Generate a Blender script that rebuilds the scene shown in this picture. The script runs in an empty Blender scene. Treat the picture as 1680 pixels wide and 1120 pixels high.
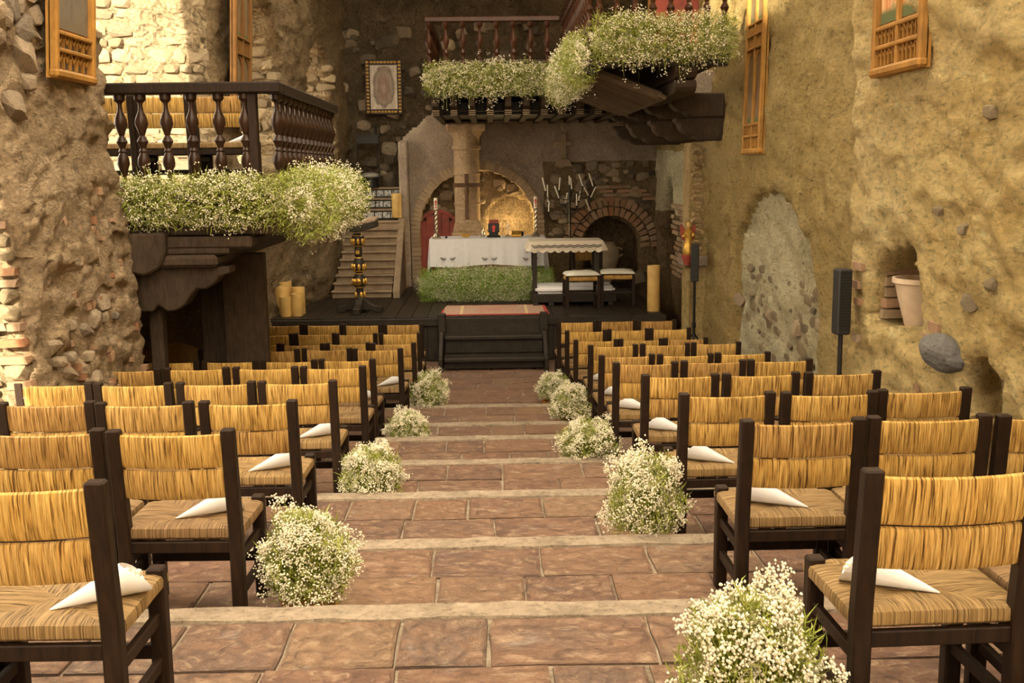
import bpy, bmesh, math, random
import numpy as np
from mathutils import Vector, Matrix, noise, Euler
PI = math.pi
R = math.radians
random.seed(7)
scn = bpy.context.scene
COL = scn.collection

# ------------------------------------------------------------------ camera
CAMZ = 3.0
FPX = 1750.0                                  # focal length in pixels of a 1680 px wide frame
_roll = R(0.7)
_y = Vector(((805-840)/FPX, (560-278)/FPX, -1)).normalized()
_u = Vector((-math.sin(_roll), math.cos(_roll), (-math.sin(_roll)*_y.x + math.cos(_roll)*_y.y)/(-_y.z))).normalized()
_x = _y.cross(_u)
W2C = Matrix((_x, _y, _u)).transposed()        # world -> camera
C2W = W2C.transposed()
cd = bpy.data.cameras.new('camera'); cam = bpy.data.objects.new('camera', cd); COL.objects.link(cam)
cd.sensor_width = 36; cd.lens = FPX/1680*36; cd.clip_end = 200; cd.clip_start = 0.05
cam.matrix_world = Matrix.Translation((0, 0, CAMZ)) @ C2W.to_4x4()
scn.camera = cam

def at(px, py, Y):
    """point at distance Y down the nave seen at a pixel of the photograph"""
    d = C2W @ Vector(((px-840)/FPX, -(py-560)/FPX, -1))
    return Vector((0, 0, CAMZ)) + d*(Y/d.y)

# ------------------------------------------------------------------ light
w = bpy.data.worlds.new('sky'); scn.world = w; w.use_nodes = True
bg = w.node_tree.nodes['Background']; bg.inputs[0].default_value = (1.0, 0.86, 0.64, 1); bg.inputs[1].default_value = 1.0
sd = bpy.data.lights.new('sun', 'SUN'); sun = bpy.data.objects.new('sun', sd); COL.objects.link(sun)
sd.energy = 3.0; sd.color = (1.0, 0.86, 0.62); sd.angle = R(0.6)
sun.rotation_euler = Vector((0.45, 1.0, -0.50)).to_track_quat('-Z', 'Y').to_euler()
vs = scn.view_settings
vs.view_transform = 'Standard'; vs.look = 'None'; vs.gamma = 1.0; vs.use_curve_mapping = False
vs.exposure = 2.95

# ------------------------------------------------------------------ materials
class NT:
    def __init__(s, name):
        s.m = bpy.data.materials.new(name); s.m.use_nodes = True
        s.t = s.m.node_tree; s.b = s.t.nodes['Principled BSDF']
    def n(s, typ, **kw):
        x = s.t.nodes.new(typ)
        for k, v in kw.items(): setattr(x, k, v)
        return x
    def l(s, a, b): s.t.links.new(a, b)
    def coord(s, scale=(1, 1, 1), kind='Object', rot=(0, 0, 0)):
        tc = s.n('ShaderNodeTexCoord'); mp = s.n('ShaderNodeMapping')
        mp.inputs['Scale'].default_value = scale; mp.inputs['Rotation'].default_value = rot
        s.l(tc.outputs[kind], mp.inputs[0]); return mp.outputs[0]
    def noise(s, vec, scale, detail=4, rough=.55, dist=0):
        x = s.n('ShaderNodeTexNoise'); x.inputs['Scale'].default_value = scale; x.inputs['Detail'].default_value = detail
        x.inputs['Roughness'].default_value = rough; x.inputs['Distortion'].default_value = dist
        if vec is not None: s.l(vec, x.inputs['Vector'])
        return x.outputs['Fac']
    def voro(s, vec, scale, feature='F1', out='Distance'):
        x = s.n('ShaderNodeTexVoronoi', feature=feature); x.inputs['Scale'].default_value = scale
        if vec is not None: s.l(vec, x.inputs['Vector'])
        return x.outputs[out]
    def ramp(s, fac, stops, interp='LINEAR'):
        x = s.n('ShaderNodeValToRGB'); e = x.color_ramp.elements; x.color_ramp.interpolation = interp
        while len(e) < len(stops): e.new(.5)
        for i, (p, c) in enumerate(stops):
            e[i].position = p; e[i].color = (c[0], c[1], c[2], 1) if not isinstance(c, (int, float)) else (c, c, c, 1)
        s.l(fac, x.inputs[0]); return x.outputs[0]
    def mix(s, fac, a, b, mode='MIX'):
        x = s.n('ShaderNodeMix', data_type='RGBA', blend_type=mode)
        for sock, v in ((x.inputs[0], fac), (x.inputs[6], a), (x.inputs[7], b)):
            if hasattr(v, 'is_linked'): s.l(v, sock)
            elif isinstance(v, (int, float)): sock.default_value = v
            else: sock.default_value = (v[0], v[1], v[2], 1)
        return x.outputs[2]
    def math(s, op, a, b=None):
        x = s.n('ShaderNodeMath', operation=op)
        for sock, v in ((x.inputs[0], a), (x.inputs[1], b)):
            if v is None: continue
            if hasattr(v, 'is_linked'): s.l(v, sock)
            else: sock.default_value = v
        return x.outputs[0]
    def rand(s): return s.n('ShaderNodeObjectInfo').outputs['Random']
    def bump(s, h, strength=.5, dist=.02, prev=None):
        x = s.n('ShaderNodeBump'); x.inputs['Strength'].default_value = strength; x.inputs['Distance'].default_value = dist
        s.l(h, x.inputs['Height'])
        if prev is not None: s.l(prev, x.inputs['Normal'])
        return x.outputs[0]
    def done(s, col=None, rough=.8, normal=None, metal=0, spec=None):
        b = s.b
        if col is not None:
            if hasattr(col, 'is_linked'): s.l(col, b.inputs['Base Color'])
            else: b.inputs['Base Color'].default_value = (*col, 1)
        if hasattr(rough, 'is_linked'): s.l(rough, b.inputs['Roughness'])
        else: b.inputs['Roughness'].default_value = rough
        b.inputs['Metallic'].default_value = metal
        if spec is not None: b.inputs['Specular IOR Level'].default_value = spec
        if normal is not None: s.l(normal, b.inputs['Normal'])
        return s.m

def wall_mat(name, c1, c2, c3, pit=.35, fine=1.0, lump=1.0, patch=.7, sand=(.5, .38, .22), ys=1.0):
    t = NT(name); v = t.coord((1, ys, 1))
    big = t.noise(v, patch, 6, .65, .4); med = t.noise(v, 5, 6, .7, .2); sm = t.noise(v, 30, 5, .75)
    base = t.ramp(big, [(.36, c1), (.52, c2), (.66, c3)])
    base = t.mix(t.ramp(med, [(.38, 0.0), (.68, 1.0)]), base, sand)
    dark = t.ramp(sm, [(.30, .38), (.45, .95), (.60, 1.10), (.75, 1.3)])
    base = t.mix(.9, base, dark, 'MULTIPLY')
    pits = t.ramp(t.noise(v, 17, 4, .6, .8), [(.27, 1 - pit), (.41, 1.0)])
    base = t.mix(1.0, base, pits, 'MULTIPLY')
    pale = t.ramp(t.noise(v, 9, 5, .7, .5), [(.58, 0.0), (.70, .55)])
    base = t.mix(pale, base, tuple(min(1, x*1.25+.04) for x in c3))
    h1 = t.noise(v, 7, 8, .72, .3); h2 = t.voro(v, 15); h3 = t.noise(v, 34, 5, .75)
    b1 = t.bump(h1, 1.0*lump, .13); b2 = t.bump(h2, .7*lump, .06, b1); b3 = t.bump(h3, 1.0*fine, .05, b2)
    return t.done(base, .95, b3, spec=.15)

def stone_mat(name, cols, bump=.7, scale=14):
    t = NT(name); v = t.coord(kind='Object'); n = t.noise(v, scale, 7, .72)
    c = t.ramp(t.rand(), [(i/max(1, len(cols)-1), x) for i, x in enumerate(cols)])
    c = t.mix(.75, c, t.ramp(n, [(.3, .45), (.5, .95), (.72, 1.25)]), 'MULTIPLY')
    return t.done(c, .95, t.bump(n, bump, .04), spec=.15)

def wood_mat(name, c1, c2, rough=.5, grain=(3, 3, 60), bump=.25, wear=None):
    t = NT(name); v = t.coord(grain[::-1] if False else grain, 'Generated')
    vo = t.coord((14, 14, 2.2), 'Object'); g = t.noise(vo, 3, 6, .65, .8); n2 = t.noise(t.coord(), 6, 4)
    c = t.mix(t.ramp(g, [(.3, 0.0), (.7, 1.0)]), c1, c2)
    c = t.mix(.6, c, t.ramp(n2, [(.3, .6), (.7, 1.2)]), 'MULTIPLY')
    c = t.mix(.5, c, t.ramp(t.rand(), [(0, .7), (1, 1.2)]), 'MULTIPLY')
    if wear: c = t.mix(t.ramp(t.noise(t.coord(), 17, 6, .8), [(.66, 0.0), (.74, 1.0)]), c, wear)
    return t.done(c, rough, t.bump(g, bump, .01), spec=.22)

def plain(name, c, rough=.6, metal=0, var=.15, bump=.0, scale=20):
    t = NT(name); n = t.noise(t.coord(), scale, 5, .6)
    col = t.mix(1.0, c, t.ramp(n, [(.3, 1-var), (.7, 1+var*.6)]), 'MULTIPLY')
    return t.done(col, rough, t.bump(n, bump, .01) if bump else None, metal)

M = {}
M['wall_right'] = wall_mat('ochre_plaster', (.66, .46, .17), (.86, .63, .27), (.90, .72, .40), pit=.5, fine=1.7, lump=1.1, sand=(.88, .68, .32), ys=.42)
M['wall_right_shaded'] = wall_mat('ochre_plaster_shade', (.42, .29, .10), (.62, .44, .17), (.70, .53, .25), pit=.55, fine=1.5, lump=1.2, sand=(.64, .48, .21), ys=.38)  # same ochre plaster, weaker light of the far section put into its colour
M['wall_pale'] = wall_mat('pale_green_plaster', (.46, .40, .24), (.66, .58, .37), (.72, .66, .47), pit=.5, lump=.6, sand=(.62, .54, .35), patch=1.6, ys=.4)
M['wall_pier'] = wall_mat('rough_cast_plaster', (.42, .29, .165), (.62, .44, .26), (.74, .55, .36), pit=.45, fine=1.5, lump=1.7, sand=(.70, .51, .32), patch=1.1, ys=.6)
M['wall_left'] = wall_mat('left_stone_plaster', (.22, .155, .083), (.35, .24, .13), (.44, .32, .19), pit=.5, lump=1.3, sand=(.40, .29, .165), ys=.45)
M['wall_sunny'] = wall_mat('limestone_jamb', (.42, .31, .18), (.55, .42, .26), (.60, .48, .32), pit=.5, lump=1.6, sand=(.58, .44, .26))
M['wall_dark'] = wall_mat('dark_rubble', (.10, .07, .043), (.19, .135, .08), (.30, .21, .125), pit=.6, lump=1.6, sand=(.24, .175, .105), patch=1.3)
M['wall_grey'] = wall_mat('smoky_plaster', (.20, .15, .12), (.30, .235, .185), (.40, .325, .245), pit=.2, lump=.2, fine=.4, sand=(.34, .265, .195), patch=.9)
M['wall_rubble'] = wall_mat('brown_rubble', (.19, .13, .08), (.32, .225, .13), (.42, .31, .18), pit=.55, lump=1.5, sand=(.42, .30, .17), patch=1.5)
M['stone'] = stone_mat('field_stone', [(.24, .18, .12), (.36, .27, .18), (.28, .21, .145), (.44, .34, .22), (.20, .16, .12)])
M['stone_dark'] = stone_mat('dark_stone', [(.09, .07, .05), (.16, .125, .085), (.24, .18, .12), (.13, .10, .07)])
M['stone_pale'] = stone_mat('pale_stone', [(.40, .31, .19), (.32, .25, .16), (.48, .37, .23), (.26, .21, .145)], 1.0)
M['stone_grey'] = stone_mat('grey_boulder', [(.15, .145, .135), (.17, .16, .15)])
M['brick'] = stone_mat('old_brick', [(.38, .17, .085), (.36, .22, .13), (.46, .28, .17), (.30, .19, .12), (.44, .33, .22)], .6)
M['brick_tan'] = stone_mat('tan_brick', [(.34, .25, .16), (.40, .29, .18), (.28, .20, .13)], .4)
M['concrete'] = wall_mat('mortar', (.20, .155, .11), (.27, .21, .15), (.33, .265, .195), pit=.15, lump=.3, fine=.6, sand=(.42, .33, .24), patch=2)

def slate():
    t = NT('slate_tile'); tc = t.n('ShaderNodeTexCoord'); oi = t.n('ShaderNodeObjectInfo')
    add = t.n('ShaderNodeVectorMath', operation='ADD'); t.l(tc.outputs['Object'], add.inputs[0])
    sc = t.n('ShaderNodeVectorMath', operation='SCALE'); t.l(oi.outputs['Location'], sc.inputs[0]); sc.inputs['Scale'].default_value = 3.7
    t.l(sc.outputs[0], add.inputs[1]); v = add.outputs[0]
    a = t.noise(v, 1.6, 6, .6, 1.2); b = t.noise(v, 6, 7, .7, 1.0); c = t.noise(v, 34, 4, .7)
    col = t.ramp(oi.outputs['Random'], [(0, (.23, .115, .072)), (.25, (.17, .10, .075)), (.45, (.26, .14, .08)), (.6, (.19, .118, .088)), (.75, (.31, .18, .095)), (.9, (.18, .12, .10)), (1, (.28, .175, .105))])
    col = t.mix(t.ramp(a, [(.42, 0.0), (.58, .6)]), col, (.30, .165, .10))
    col = t.mix(t.ramp(b, [(.52, 0.0), (.64, .85)]), col, (.42, .29, .19))
    col = t.mix(t.ramp(b, [(.34, .9), (.46, 0.0)]), col, (.115, .065, .048))
    col = t.mix(t.ramp(t.noise(v, 3.1, 5, .7, .6), [(.60, 0.0), (.72, .6)]), col, (.40, .34, .29))
    col = t.mix(.6, col, t.ramp(c, [(.3, .55), (.7, 1.1)]), 'MULTIPLY'); col = t.mix(1.0, col, (.90, .88, .85), 'MULTIPLY')
    return t.done(col, t.ramp(b, [(.3, .45), (.7, .72)]), t.bump(c, .4, .01, t.bump(b, 1.0, .03)), spec=.4)
M['slate'] = slate()
M['wood'] = wood_mat('dark_chair_wood', (.010, .005, .0025), (.030, .0135, .0055), .55, wear=(.11, .05, .018))
M['wood_black'] = wood_mat('black_painted_wood', (.018, .013, .009), (.042, .031, .021), .5, wear=(.09, .07, .05))
M['wood_beam'] = wood_mat('weathered_beam', (.030, .019, .011), (.072, .046, .028), .75, bump=.5)
M['wood_red'] = wood_mat('polished_baluster', (.035, .012, .006), (.075, .027, .012), .28)
M['wood_turned'] = wood_mat('dark_turned_wood', (.022, .010, .006), (.045, .020, .010), .28)
M['cane'] = wood_mat('cane_poles', (.075, .05, .03), (.14, .095, .055), .7)
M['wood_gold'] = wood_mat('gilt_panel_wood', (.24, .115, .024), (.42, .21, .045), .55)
M['wood_dark_gold'] = wood_mat('dark_gilt_wood', (.16, .075, .02), (.26, .125, .035), .6)  # deeper brown gilt for the darker panel and frame
M['stair'] = wood_mat('worn_stair_stone', (.27, .195, .125), (.34, .25, .165), .85)
M['planter'] = wood_mat('orange_planter_wood', (.48, .20, .05), (.58, .27, .08), .6)

def rush(name, mode, c1, c2, c3):
    """strands run upright on the back bands; on the seat they run towards the four edges"""
    t = NT(name); tc = t.n('ShaderNodeTexCoord'); sp = t.n('ShaderNodeSeparateXYZ'); t.l(tc.outputs['Object'], sp.inputs[0])
    X, Y, Z = sp.outputs
    if mode == 'seat':
        yy = t.math('SUBTRACT', Y, .2); ax = t.math('ABSOLUTE', X); ay = t.math('ABSOLUTE', yy)
        sel = t.math('GREATER_THAN', ax, ay)
        u = t.n('ShaderNodeMix', data_type='FLOAT'); t.l(sel, u.inputs[0]); t.l(X, u.inputs[2]); t.l(Y, u.inputs[3]); U = u.outputs[0]
        u2 = t.n('ShaderNodeMix', data_type='FLOAT'); t.l(sel, u2.inputs[0]); t.l(Y, u2.inputs[2]); t.l(X, u2.inputs[3]); V = u2.outputs[0]
    else:
        U, V = X, Z
    cb = t.n('ShaderNodeCombineXYZ'); t.l(t.math('MULTIPLY', U, 190), cb.inputs[0]); t.l(t.math('MULTIPLY', V, 6.5), cb.inputs[1])
    oi = t.n('ShaderNodeObjectInfo'); t.l(t.math('MULTIPLY', oi.outputs['Random'], 50), cb.inputs[2])
    n = t.noise(cb.outputs[0], 1.0, 3, .6, .3)
    cb2 = t.n('ShaderNodeCombineXYZ'); t.l(t.math('MULTIPLY', U, 45), cb2.inputs[0]); t.l(t.math('MULTIPLY', V, 5), cb2.inputs[1]); t.l(t.math('MULTIPLY', oi.outputs['Random'], 90), cb2.inputs[2])
    n2 = t.noise(cb2.outputs[0], 1.0, 4, .6, .5)
    c = t.ramp(n, [(.34, c1), (.46, c2), (.66, c3)])
    c = t.mix(.6, c, t.ramp(n2, [(.3, .62), (.62, 1.12)]), 'MULTIPLY')
    c = t.mix(.8, c, t.ramp(oi.outputs['Random'], [(0, (.78, .70, .72)), (.3, (.98, .95, .95)), (.6, (1, .97, .85)), (1, (1.15, 1.12, 1.0))]), 'MULTIPLY')
    return t.done(c, .62, t.bump(n, 1.0, .016), spec=.3)
M['rush'] = rush('woven_rush_back', 'band', (.095, .042, .009), (.52, .30, .075), (.76, .51, .18))
M['rush_seat'] = rush('woven_rush_seat', 'seat', (.075, .042, .017), (.29, .18, .075), (.46, .31, .145))
M['paper'] = plain('white_paper', (.84, .84, .86), .6, var=.03)
M['stem'] = plain('green_stems', (.27, .30, .04), .6, var=.6, scale=22)
M['stem_dark'] = plain('deep_green_stems', (.24, .38, .035), .6, var=.5, scale=30)
M['blossom'] = plain('cream_blossom', (.88, .80, .60), .7, var=.35, scale=18)
M['cloth'] = plain('white_linen', (.74, .72, .74), .85, var=.05)
M['lace'] = plain('ecru_lace', (.66, .58, .46), .9, var=.12, scale=90)
M['thread'] = plain('dark_embroidery', (.06, .05, .05), .8)
M['gold'] = plain('gilded_carving', (.62, .36, .07), .38, .6, .3)
M['gold_dark'] = plain('dark_gilding', (.36, .20, .045), .4, .6, .4, .6, 60)
M['silver'] = plain('tarnished_silver', (.52, .44, .32), .3, .85, .4)
M['candle'] = plain('honey_wax', (.60, .38, .12), .5, var=.2, scale=5)
M['wax_white'] = plain('ivory_wax', (.82, .76, .62), .45, var=.05)
M['iron'] = plain('black_iron', (.018, .016, .014), .5, .4)
M['speaker'] = plain('black_speaker_plastic', (.014, .013, .012), .55)
M['red'] = plain('red_paint', (.30, .05, .028), .6, var=.4, scale=6)
M['red_bright'] = plain('red_print', (.62, .05, .03), .6)
M['clay'] = plain('pale_clay', (.56, .43, .30), .8, var=.18, bump=.2, scale=9)
M['urn'] = plain('dark_clay', (.34, .26, .17), .85, var=.2, scale=9)  # darker brown clay for the urn
M['leather'] = plain('seat_canvas', (.36, .34, .30), .7)
M['column'] = wall_mat('column_stone', (.60, .41, .23), (.74, .52, .31), (.82, .60, .38), pit=.3, lump=.5, sand=(.74, .53, .33), patch=2.5)
M['carved'] = wall_mat('carved_stone', (.44, .30, .14), (.60, .42, .21), (.72, .52, .28), pit=.35, lump=.5, sand=(.64, .46, .24), patch=2.5)

# ------------------------------------------------------------------ builders
class MB:
    def __init__(s): s.v = []; s.f = []
    def add(s, vs, fs):
        o = len(s.v); s.v += [tuple(p) for p in vs]; s.f += [tuple(i+o for i in f) for f in fs]; return s
    def box(s, c, d, rot=None, taper=1.0):
        x, y, z = d[0]/2, d[1]/2, d[2]/2
        P = [Vector(p) for p in ((-x, -y, -z), (x, -y, -z), (x, y, -z), (-x, y, -z), (-x*taper, -y*taper, z), (x*taper, -y*taper, z), (x*taper, y*taper, z), (-x*taper, y*taper, z))]
        if rot is not None:
            m = Euler(rot).to_matrix(); P = [m @ p for p in P]
        c = Vector(c)
        return s.add([p+c for p in P], [(0, 3, 2, 1), (4, 5, 6, 7), (0, 1, 5, 4), (1, 2, 6, 5), (2, 3, 7, 6), (3, 0, 4, 7)])
    def bb(s, x0, x1, y0, y1, z0, z1): return s.box(((x0+x1)/2, (y0+y1)/2, (z0+z1)/2), (abs(x1-x0), abs(y1-y0), abs(z1-z0)))
    def prism(s, poly, axis, a, b):
        """polygon (u,v) extruded along axis from a to b; u,v are the other two axes in order"""
        def P(u, v, w): return (w, u, v) if axis == 'x' else (u, w, v) if axis == 'y' else (u, v, w)
        n = len(poly); vs = [P(u, v, a) for u, v in poly]+[P(u, v, b) for u, v in poly]
        return s.add(vs, [tuple(range(n))[::-1], tuple(range(n, 2*n))]+[(i, (i+1) % n, n+(i+1) % n, n+i) for i in range(n)])
    def lathe(s, prof, c=(0, 0, 0), seg=12, mat=None, arc=None):
        n = len(prof); vs = []; fs = []
        for (r, z) in prof:
            for k in range(seg):
                a = 2*PI*k/seg; p = Vector((r*math.cos(a), r*math.sin(a), z))
                if mat is not None: p = mat @ p
                vs.append(p+Vector(c))
        for i in range(n-1):
            for k in range(seg):
                fs.append((i*seg+k, i*seg+(k+1) % seg, (i+1)*seg+(k+1) % seg, (i+1)*seg+k))
        fs.append(tuple(range(seg))[::-1]); fs.append(tuple((n-1)*seg+k for k in range(seg)))
        return s.add(vs, fs)
    def tube(s, pts, r, seg=6):
        pts = [Vector(p) for p in pts]; vs = []; fs = []; n = len(pts)
        rr = r if isinstance(r, (list, tuple)) else [r]*n
        for i, p in enumerate(pts):
            t = (pts[min(i+1, n-1)]-pts[max(i-1, 0)]).normalized()
            a = t.orthogonal().normalized(); 
            if abs(t.z) < .95: a = t.cross(Vector((0, 0, 1))).normalized()
            b = t.cross(a)
            for k in range(seg):
                g = 2*PI*k/seg; vs.append(p+(a*math.cos(g)+b*math.sin(g))*rr[i])
        for i in range(n-1):
            for k in range(seg): fs.append((i*seg+k, i*seg+(k+1) % seg, (i+1)*seg+(k+1) % seg, (i+1)*seg+k))
        fs.append(tuple(range(seg))[::-1]); fs.append(tuple((n-1)*seg+k for k in range(seg)))
        return s.add(vs, fs)
    def ball(s, c, r, seg=10, rings=6, sq=(1, 1, 1)):
        prof = [(max(1e-4, math.sin(PI*i/rings)), -math.cos(PI*i/rings)) for i in range(rings+1)]
        m = Matrix.Diagonal((r*sq[0], r*sq[1], r*sq[2]))
        return s.lathe(prof, c, seg, m)
    def mesh(s, name, mat, smooth=False, bevel=0, off=(0, 0, 0), segs=1):
        me = bpy.data.meshes.new(name)
        o = Vector(off)
        me.from_pydata([tuple(Vector(p)-o) for p in s.v], [], s.f)
        bm = bmesh.new(); bm.from_mesh(me)
        bmesh.ops.recalc_face_normals(bm, faces=bm.faces[:])
        if bevel: bmesh.ops.bevel(bm, geom=bm.edges[:], offset=bevel, segments=segs, affect='EDGES', clamp_overlap=True)
        bm.to_mesh(me); bm.free()
        if smooth:
            me.polygons.foreach_set('use_smooth', [True]*len(me.polygons)); me.set_sharp_from_angle(angle=R(40))
        me.materials.append(M[mat] if isinstance(mat, str) else mat)
        return me
    def build(s, name, mat, parent=None, smooth=False, bevel=0, local=False, loc=None, segs=1):
        """links ONE mesh object; vertices are given in world space unless local"""
        off = Vector((0, 0, 0))
        if not local:
            p = parent
            while p is not None: off += p.location; p = p.parent
            if parent is None and loc is not None: off = Vector(loc)
        o = bpy.data.objects.new(name, s.mesh(name, mat, smooth, bevel, off, segs)); COL.objects.link(o)
        if parent is not None: o.parent = parent
        elif loc is not None and not local: o.location = loc
        return o

def inst(name, me, parent=None, loc=(0, 0, 0), rot=(0, 0, 0), scale=(1, 1, 1)):
    o = bpy.data.objects.new(name, me); COL.objects.link(o); o.parent = parent
    o.location = loc; o.rotation_euler = rot; o.scale = scale; return o
def tag(o, label=None, cat=None, group=None, kind=None):
    if label: o['label'] = label
    if cat: o['category'] = cat
    if group: o['group'] = group
    if kind: o['kind'] = kind
    return o
def thing(name, label, cat, loc=(0, 0, 0), rz=0, group=None):
    o = bpy.data.objects.new(name, None); COL.objects.link(o); o.location = loc; o.rotation_euler = (0, 0, rz)
    o.empty_display_size = .1
    return tag(o, label, cat, group)
def copy_tree(o, parent=None):
    c = o.copy(); COL.objects.link(c); c.parent = parent
    for ch in o.children: copy_tree(ch, c)
    return c

def grid_wall(name, O, sd_, dd, s0, s1, z0, z1, step, hole, mats, matfn=None, base=None, amp=(.06, 1.1, .035, 4.0), dstep=.13, smooth=2, seed=0, qs=(1, 1, 1)):
    """Masonry face as a height field: hole(s,z) -> (depth, has_back). Side faces close every change of depth."""
    O = Vector(O); sd_ = Vector(sd_); dd = Vector(dd)
    ns = int(round((s1-s0)/step)); nz = int(round((z1-z0)/step))
    D = [[hole(s0+(i+.5)*step, z0+(j+.5)*step) for j in range(nz)] for i in range(ns)]
    vid = {}; vs = []; fs = []; fm = []
    def V(i, j, d):
        k = (i, j, round(d, 3))
        if k not in vid: vid[k] = len(vs); vs.append((s0+i*step, d, z0+j*step))
        return vid[k]
    def put(q, m): fs.append(q); fm.append(m)
    mf = matfn or (lambda s, d, z, side: 0)
    for i in range(ns):
        for j in range(nz):
            d, back = D[i][j]
            if back:
                put((V(i, j, d), V(i+1, j, d), V(i+1, j+1, d), V(i, j+1, d)), mf(s0+(i+.5)*step, d, z0+(j+.5)*step, False))
            for (di, dj, e) in ((1, 0, ((i+1, j), (i+1, j+1))), (0, 1, ((i, j+1), (i+1, j+1)))):
                a, b = i+di, j+dj
                if a >= ns or b >= nz: continue
                d2 = D[a][b][0]
                if abs(d2-d) < 1e-4: continue
                lo, hi = min(d, d2), max(d, d2); n = max(1, int(round((hi-lo)/dstep)))
                for k in range(n):
                    da, db = lo+(hi-lo)*k/n, lo+(hi-lo)*(k+1)/n
                    put((V(*e[0], da), V(*e[1], da), V(*e[1], db), V(*e[0], db)), mf(s0+(i+.5)*step, (da+db)/2, z0+(j+.5)*step, True))
    P = []
    sv = Vector((seed*7.3, seed*3.1, seed*1.7))
    for (s, d, z) in vs:
        if base: d = d+base(s, z)
        P.append(O+sd_*s+dd*d+Vector((0, 0, z)))
    me = bpy.data.meshes.new(name); me.from_pydata(P, [], fs)
    me.polygons.foreach_set('material_index', fm)
    bm = bmesh.new(); bm.from_mesh(me); bmesh.ops.recalc_face_normals(bm, faces=bm.faces[:])
    for _ in range(smooth): bmesh.ops.smooth_vert(bm, verts=bm.verts[:], factor=.5, use_axis_x=True, use_axis_y=True, use_axis_z=True)
    for v in bm.verts:
        q = Vector((v.co.x*qs[0], v.co.y*qs[1], v.co.z*qs[2]))+sv
        v.co += noise.noise_vector(q*amp[1])*amp[0]+noise.noise_vector(q*amp[3])*amp[2]
        if len(amp) > 4: v.co += noise.noise_vector(q*amp[5])*amp[4]
    bm.to_mesh(me); bm.free()
    for m in mats: me.materials.append(M[m])
    me.polygons.foreach_set('use_smooth', [True]*len(me.polygons))
    o = bpy.data.objects.new(name, me); COL.objects.link(o); o['kind'] = 'structure'
    return o

def hull_stone(k, n=13, mat='stone'):
    rng = random.Random(k*31+5); bm = bmesh.new()
    for i in range(n):
        v = Vector((rng.gauss(0, 1), rng.gauss(0, 1), rng.gauss(0, 1))).normalized()
        v = Vector([math.copysign(abs(c)**.55, c) for c in v])*.42
        bm.verts.new(v)
    bmesh.ops.convex_hull(bm, input=bm.verts[:]); bm.verts.ensure_lookup_table()
    loose = [v for v in bm.verts if not v.link_faces]; bmesh.ops.delete(bm, geom=loose, context='VERTS')
    me = bpy.data.meshes.new(mat); bm.to_mesh(me); bm.free(); me.materials.append(M[mat]); return me
STONES = {}
def stones_of(mat):
    if mat not in STONES: STONES[mat] = [hull_stone(k, 27, mat) for k in range(7)]
    return STONES[mat]
def stone(parent, pos, size, mat='stone', name='stone', rz=0, jit=.25):
    off = Vector(); p = parent
    while p is not None: off += p.location; p = p.parent
    return inst(name, random.choice(stones_of(mat)), parent, Vector(pos)-off,
                (random.uniform(-jit, jit), random.uniform(-jit, jit), rz+random.uniform(-jit, jit)), size)
def brick_mesh(mat, k):
    rng = random.Random(k+11); b = MB().box((0, 0, 0), (1, 1, 1))
    b.v = [tuple(c*rng.uniform(.86, 1.08) for c in p) for p in b.v]
    return b.mesh('brick', mat)
BRICKS = {m: [brick_mesh(m, k) for k in range(5)] for m in ('brick', 'brick_tan')}
def brick(parent, pos, size, mat='brick', rot=(0, 0, 0)):
    return inst('brick', random.choice(BRICKS[mat]), parent, Vector(pos)-parent.location, rot, size)

# ================================================================== SETTING
TER = [(1.3, 2.75, 1.55), (2.75, 4.15, 1.752), (4.15, 5.50, 1.955), (5.50, 6.9, 2.125), (6.9, 8.3, 2.292), (8.3, 9.7, 2.456),
       (9.7, 11.0, 2.636), (11.0, 12.35, 2.745), (12.35, 16.4, 2.90)]
FL = [CAMZ-f for _, _, f in TER]
FZ = FL[-1]                                     # lowest floor, before the stage
g = MB().bb(-40, 40, -40, 60, -.6, -.3).build('ground', 'concrete'); tag(g, kind='structure')
b = MB().bb(-4.7, 4.0, -16, 1.3, .3, CAMZ-1.38).build('floor', 'concrete', loc=(0, -4, 1.6)); tag(b, kind='structure')

def tile_mesh(k):
    rng = random.Random(k); b = MB()
    base = [(-.5, -.5), (-.17, -.5), (.17, -.5), (.5, -.5), (.5, -.17), (.5, .17), (.5, .5), (.17, .5), (-.17, .5), (-.5, .5), (-.5, .17), (-.5, -.17)]
    jj = [(rng.uniform(-.022, .012), rng.uniform(-.022, .012)) for _ in base]
    def ring(s, z): return [((x+math.copysign(j[0], x))*s, (y+math.copysign(j[1], y))*s, z+rng.uniform(-.03, .03)) for (x, y), j in zip(base, jj)]
    a, c = ring(1, -.5), ring(.97, .42)
    e = [(x*.93, y*.93, .5) for x, y, z in c]; n = 12
    vs = [(x*1.0, y*1.0, z) for x, y, z in a]+c+e+[(0, 0, .5+rng.uniform(-.05, .08))]
    fs = []
    for i in range(n):
        j = (i+1) % n
        fs += [(i, j, n+j, n+i), (n+i, n+j, 2*n+j, 2*n+i), (2*n+i, 2*n+j, 3*n)]
    return b.add(vs, fs).mesh('tile', 'slate')
TILES = [tile_mesh(k) for k in range(8)]
rng = random.Random(3)
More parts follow.
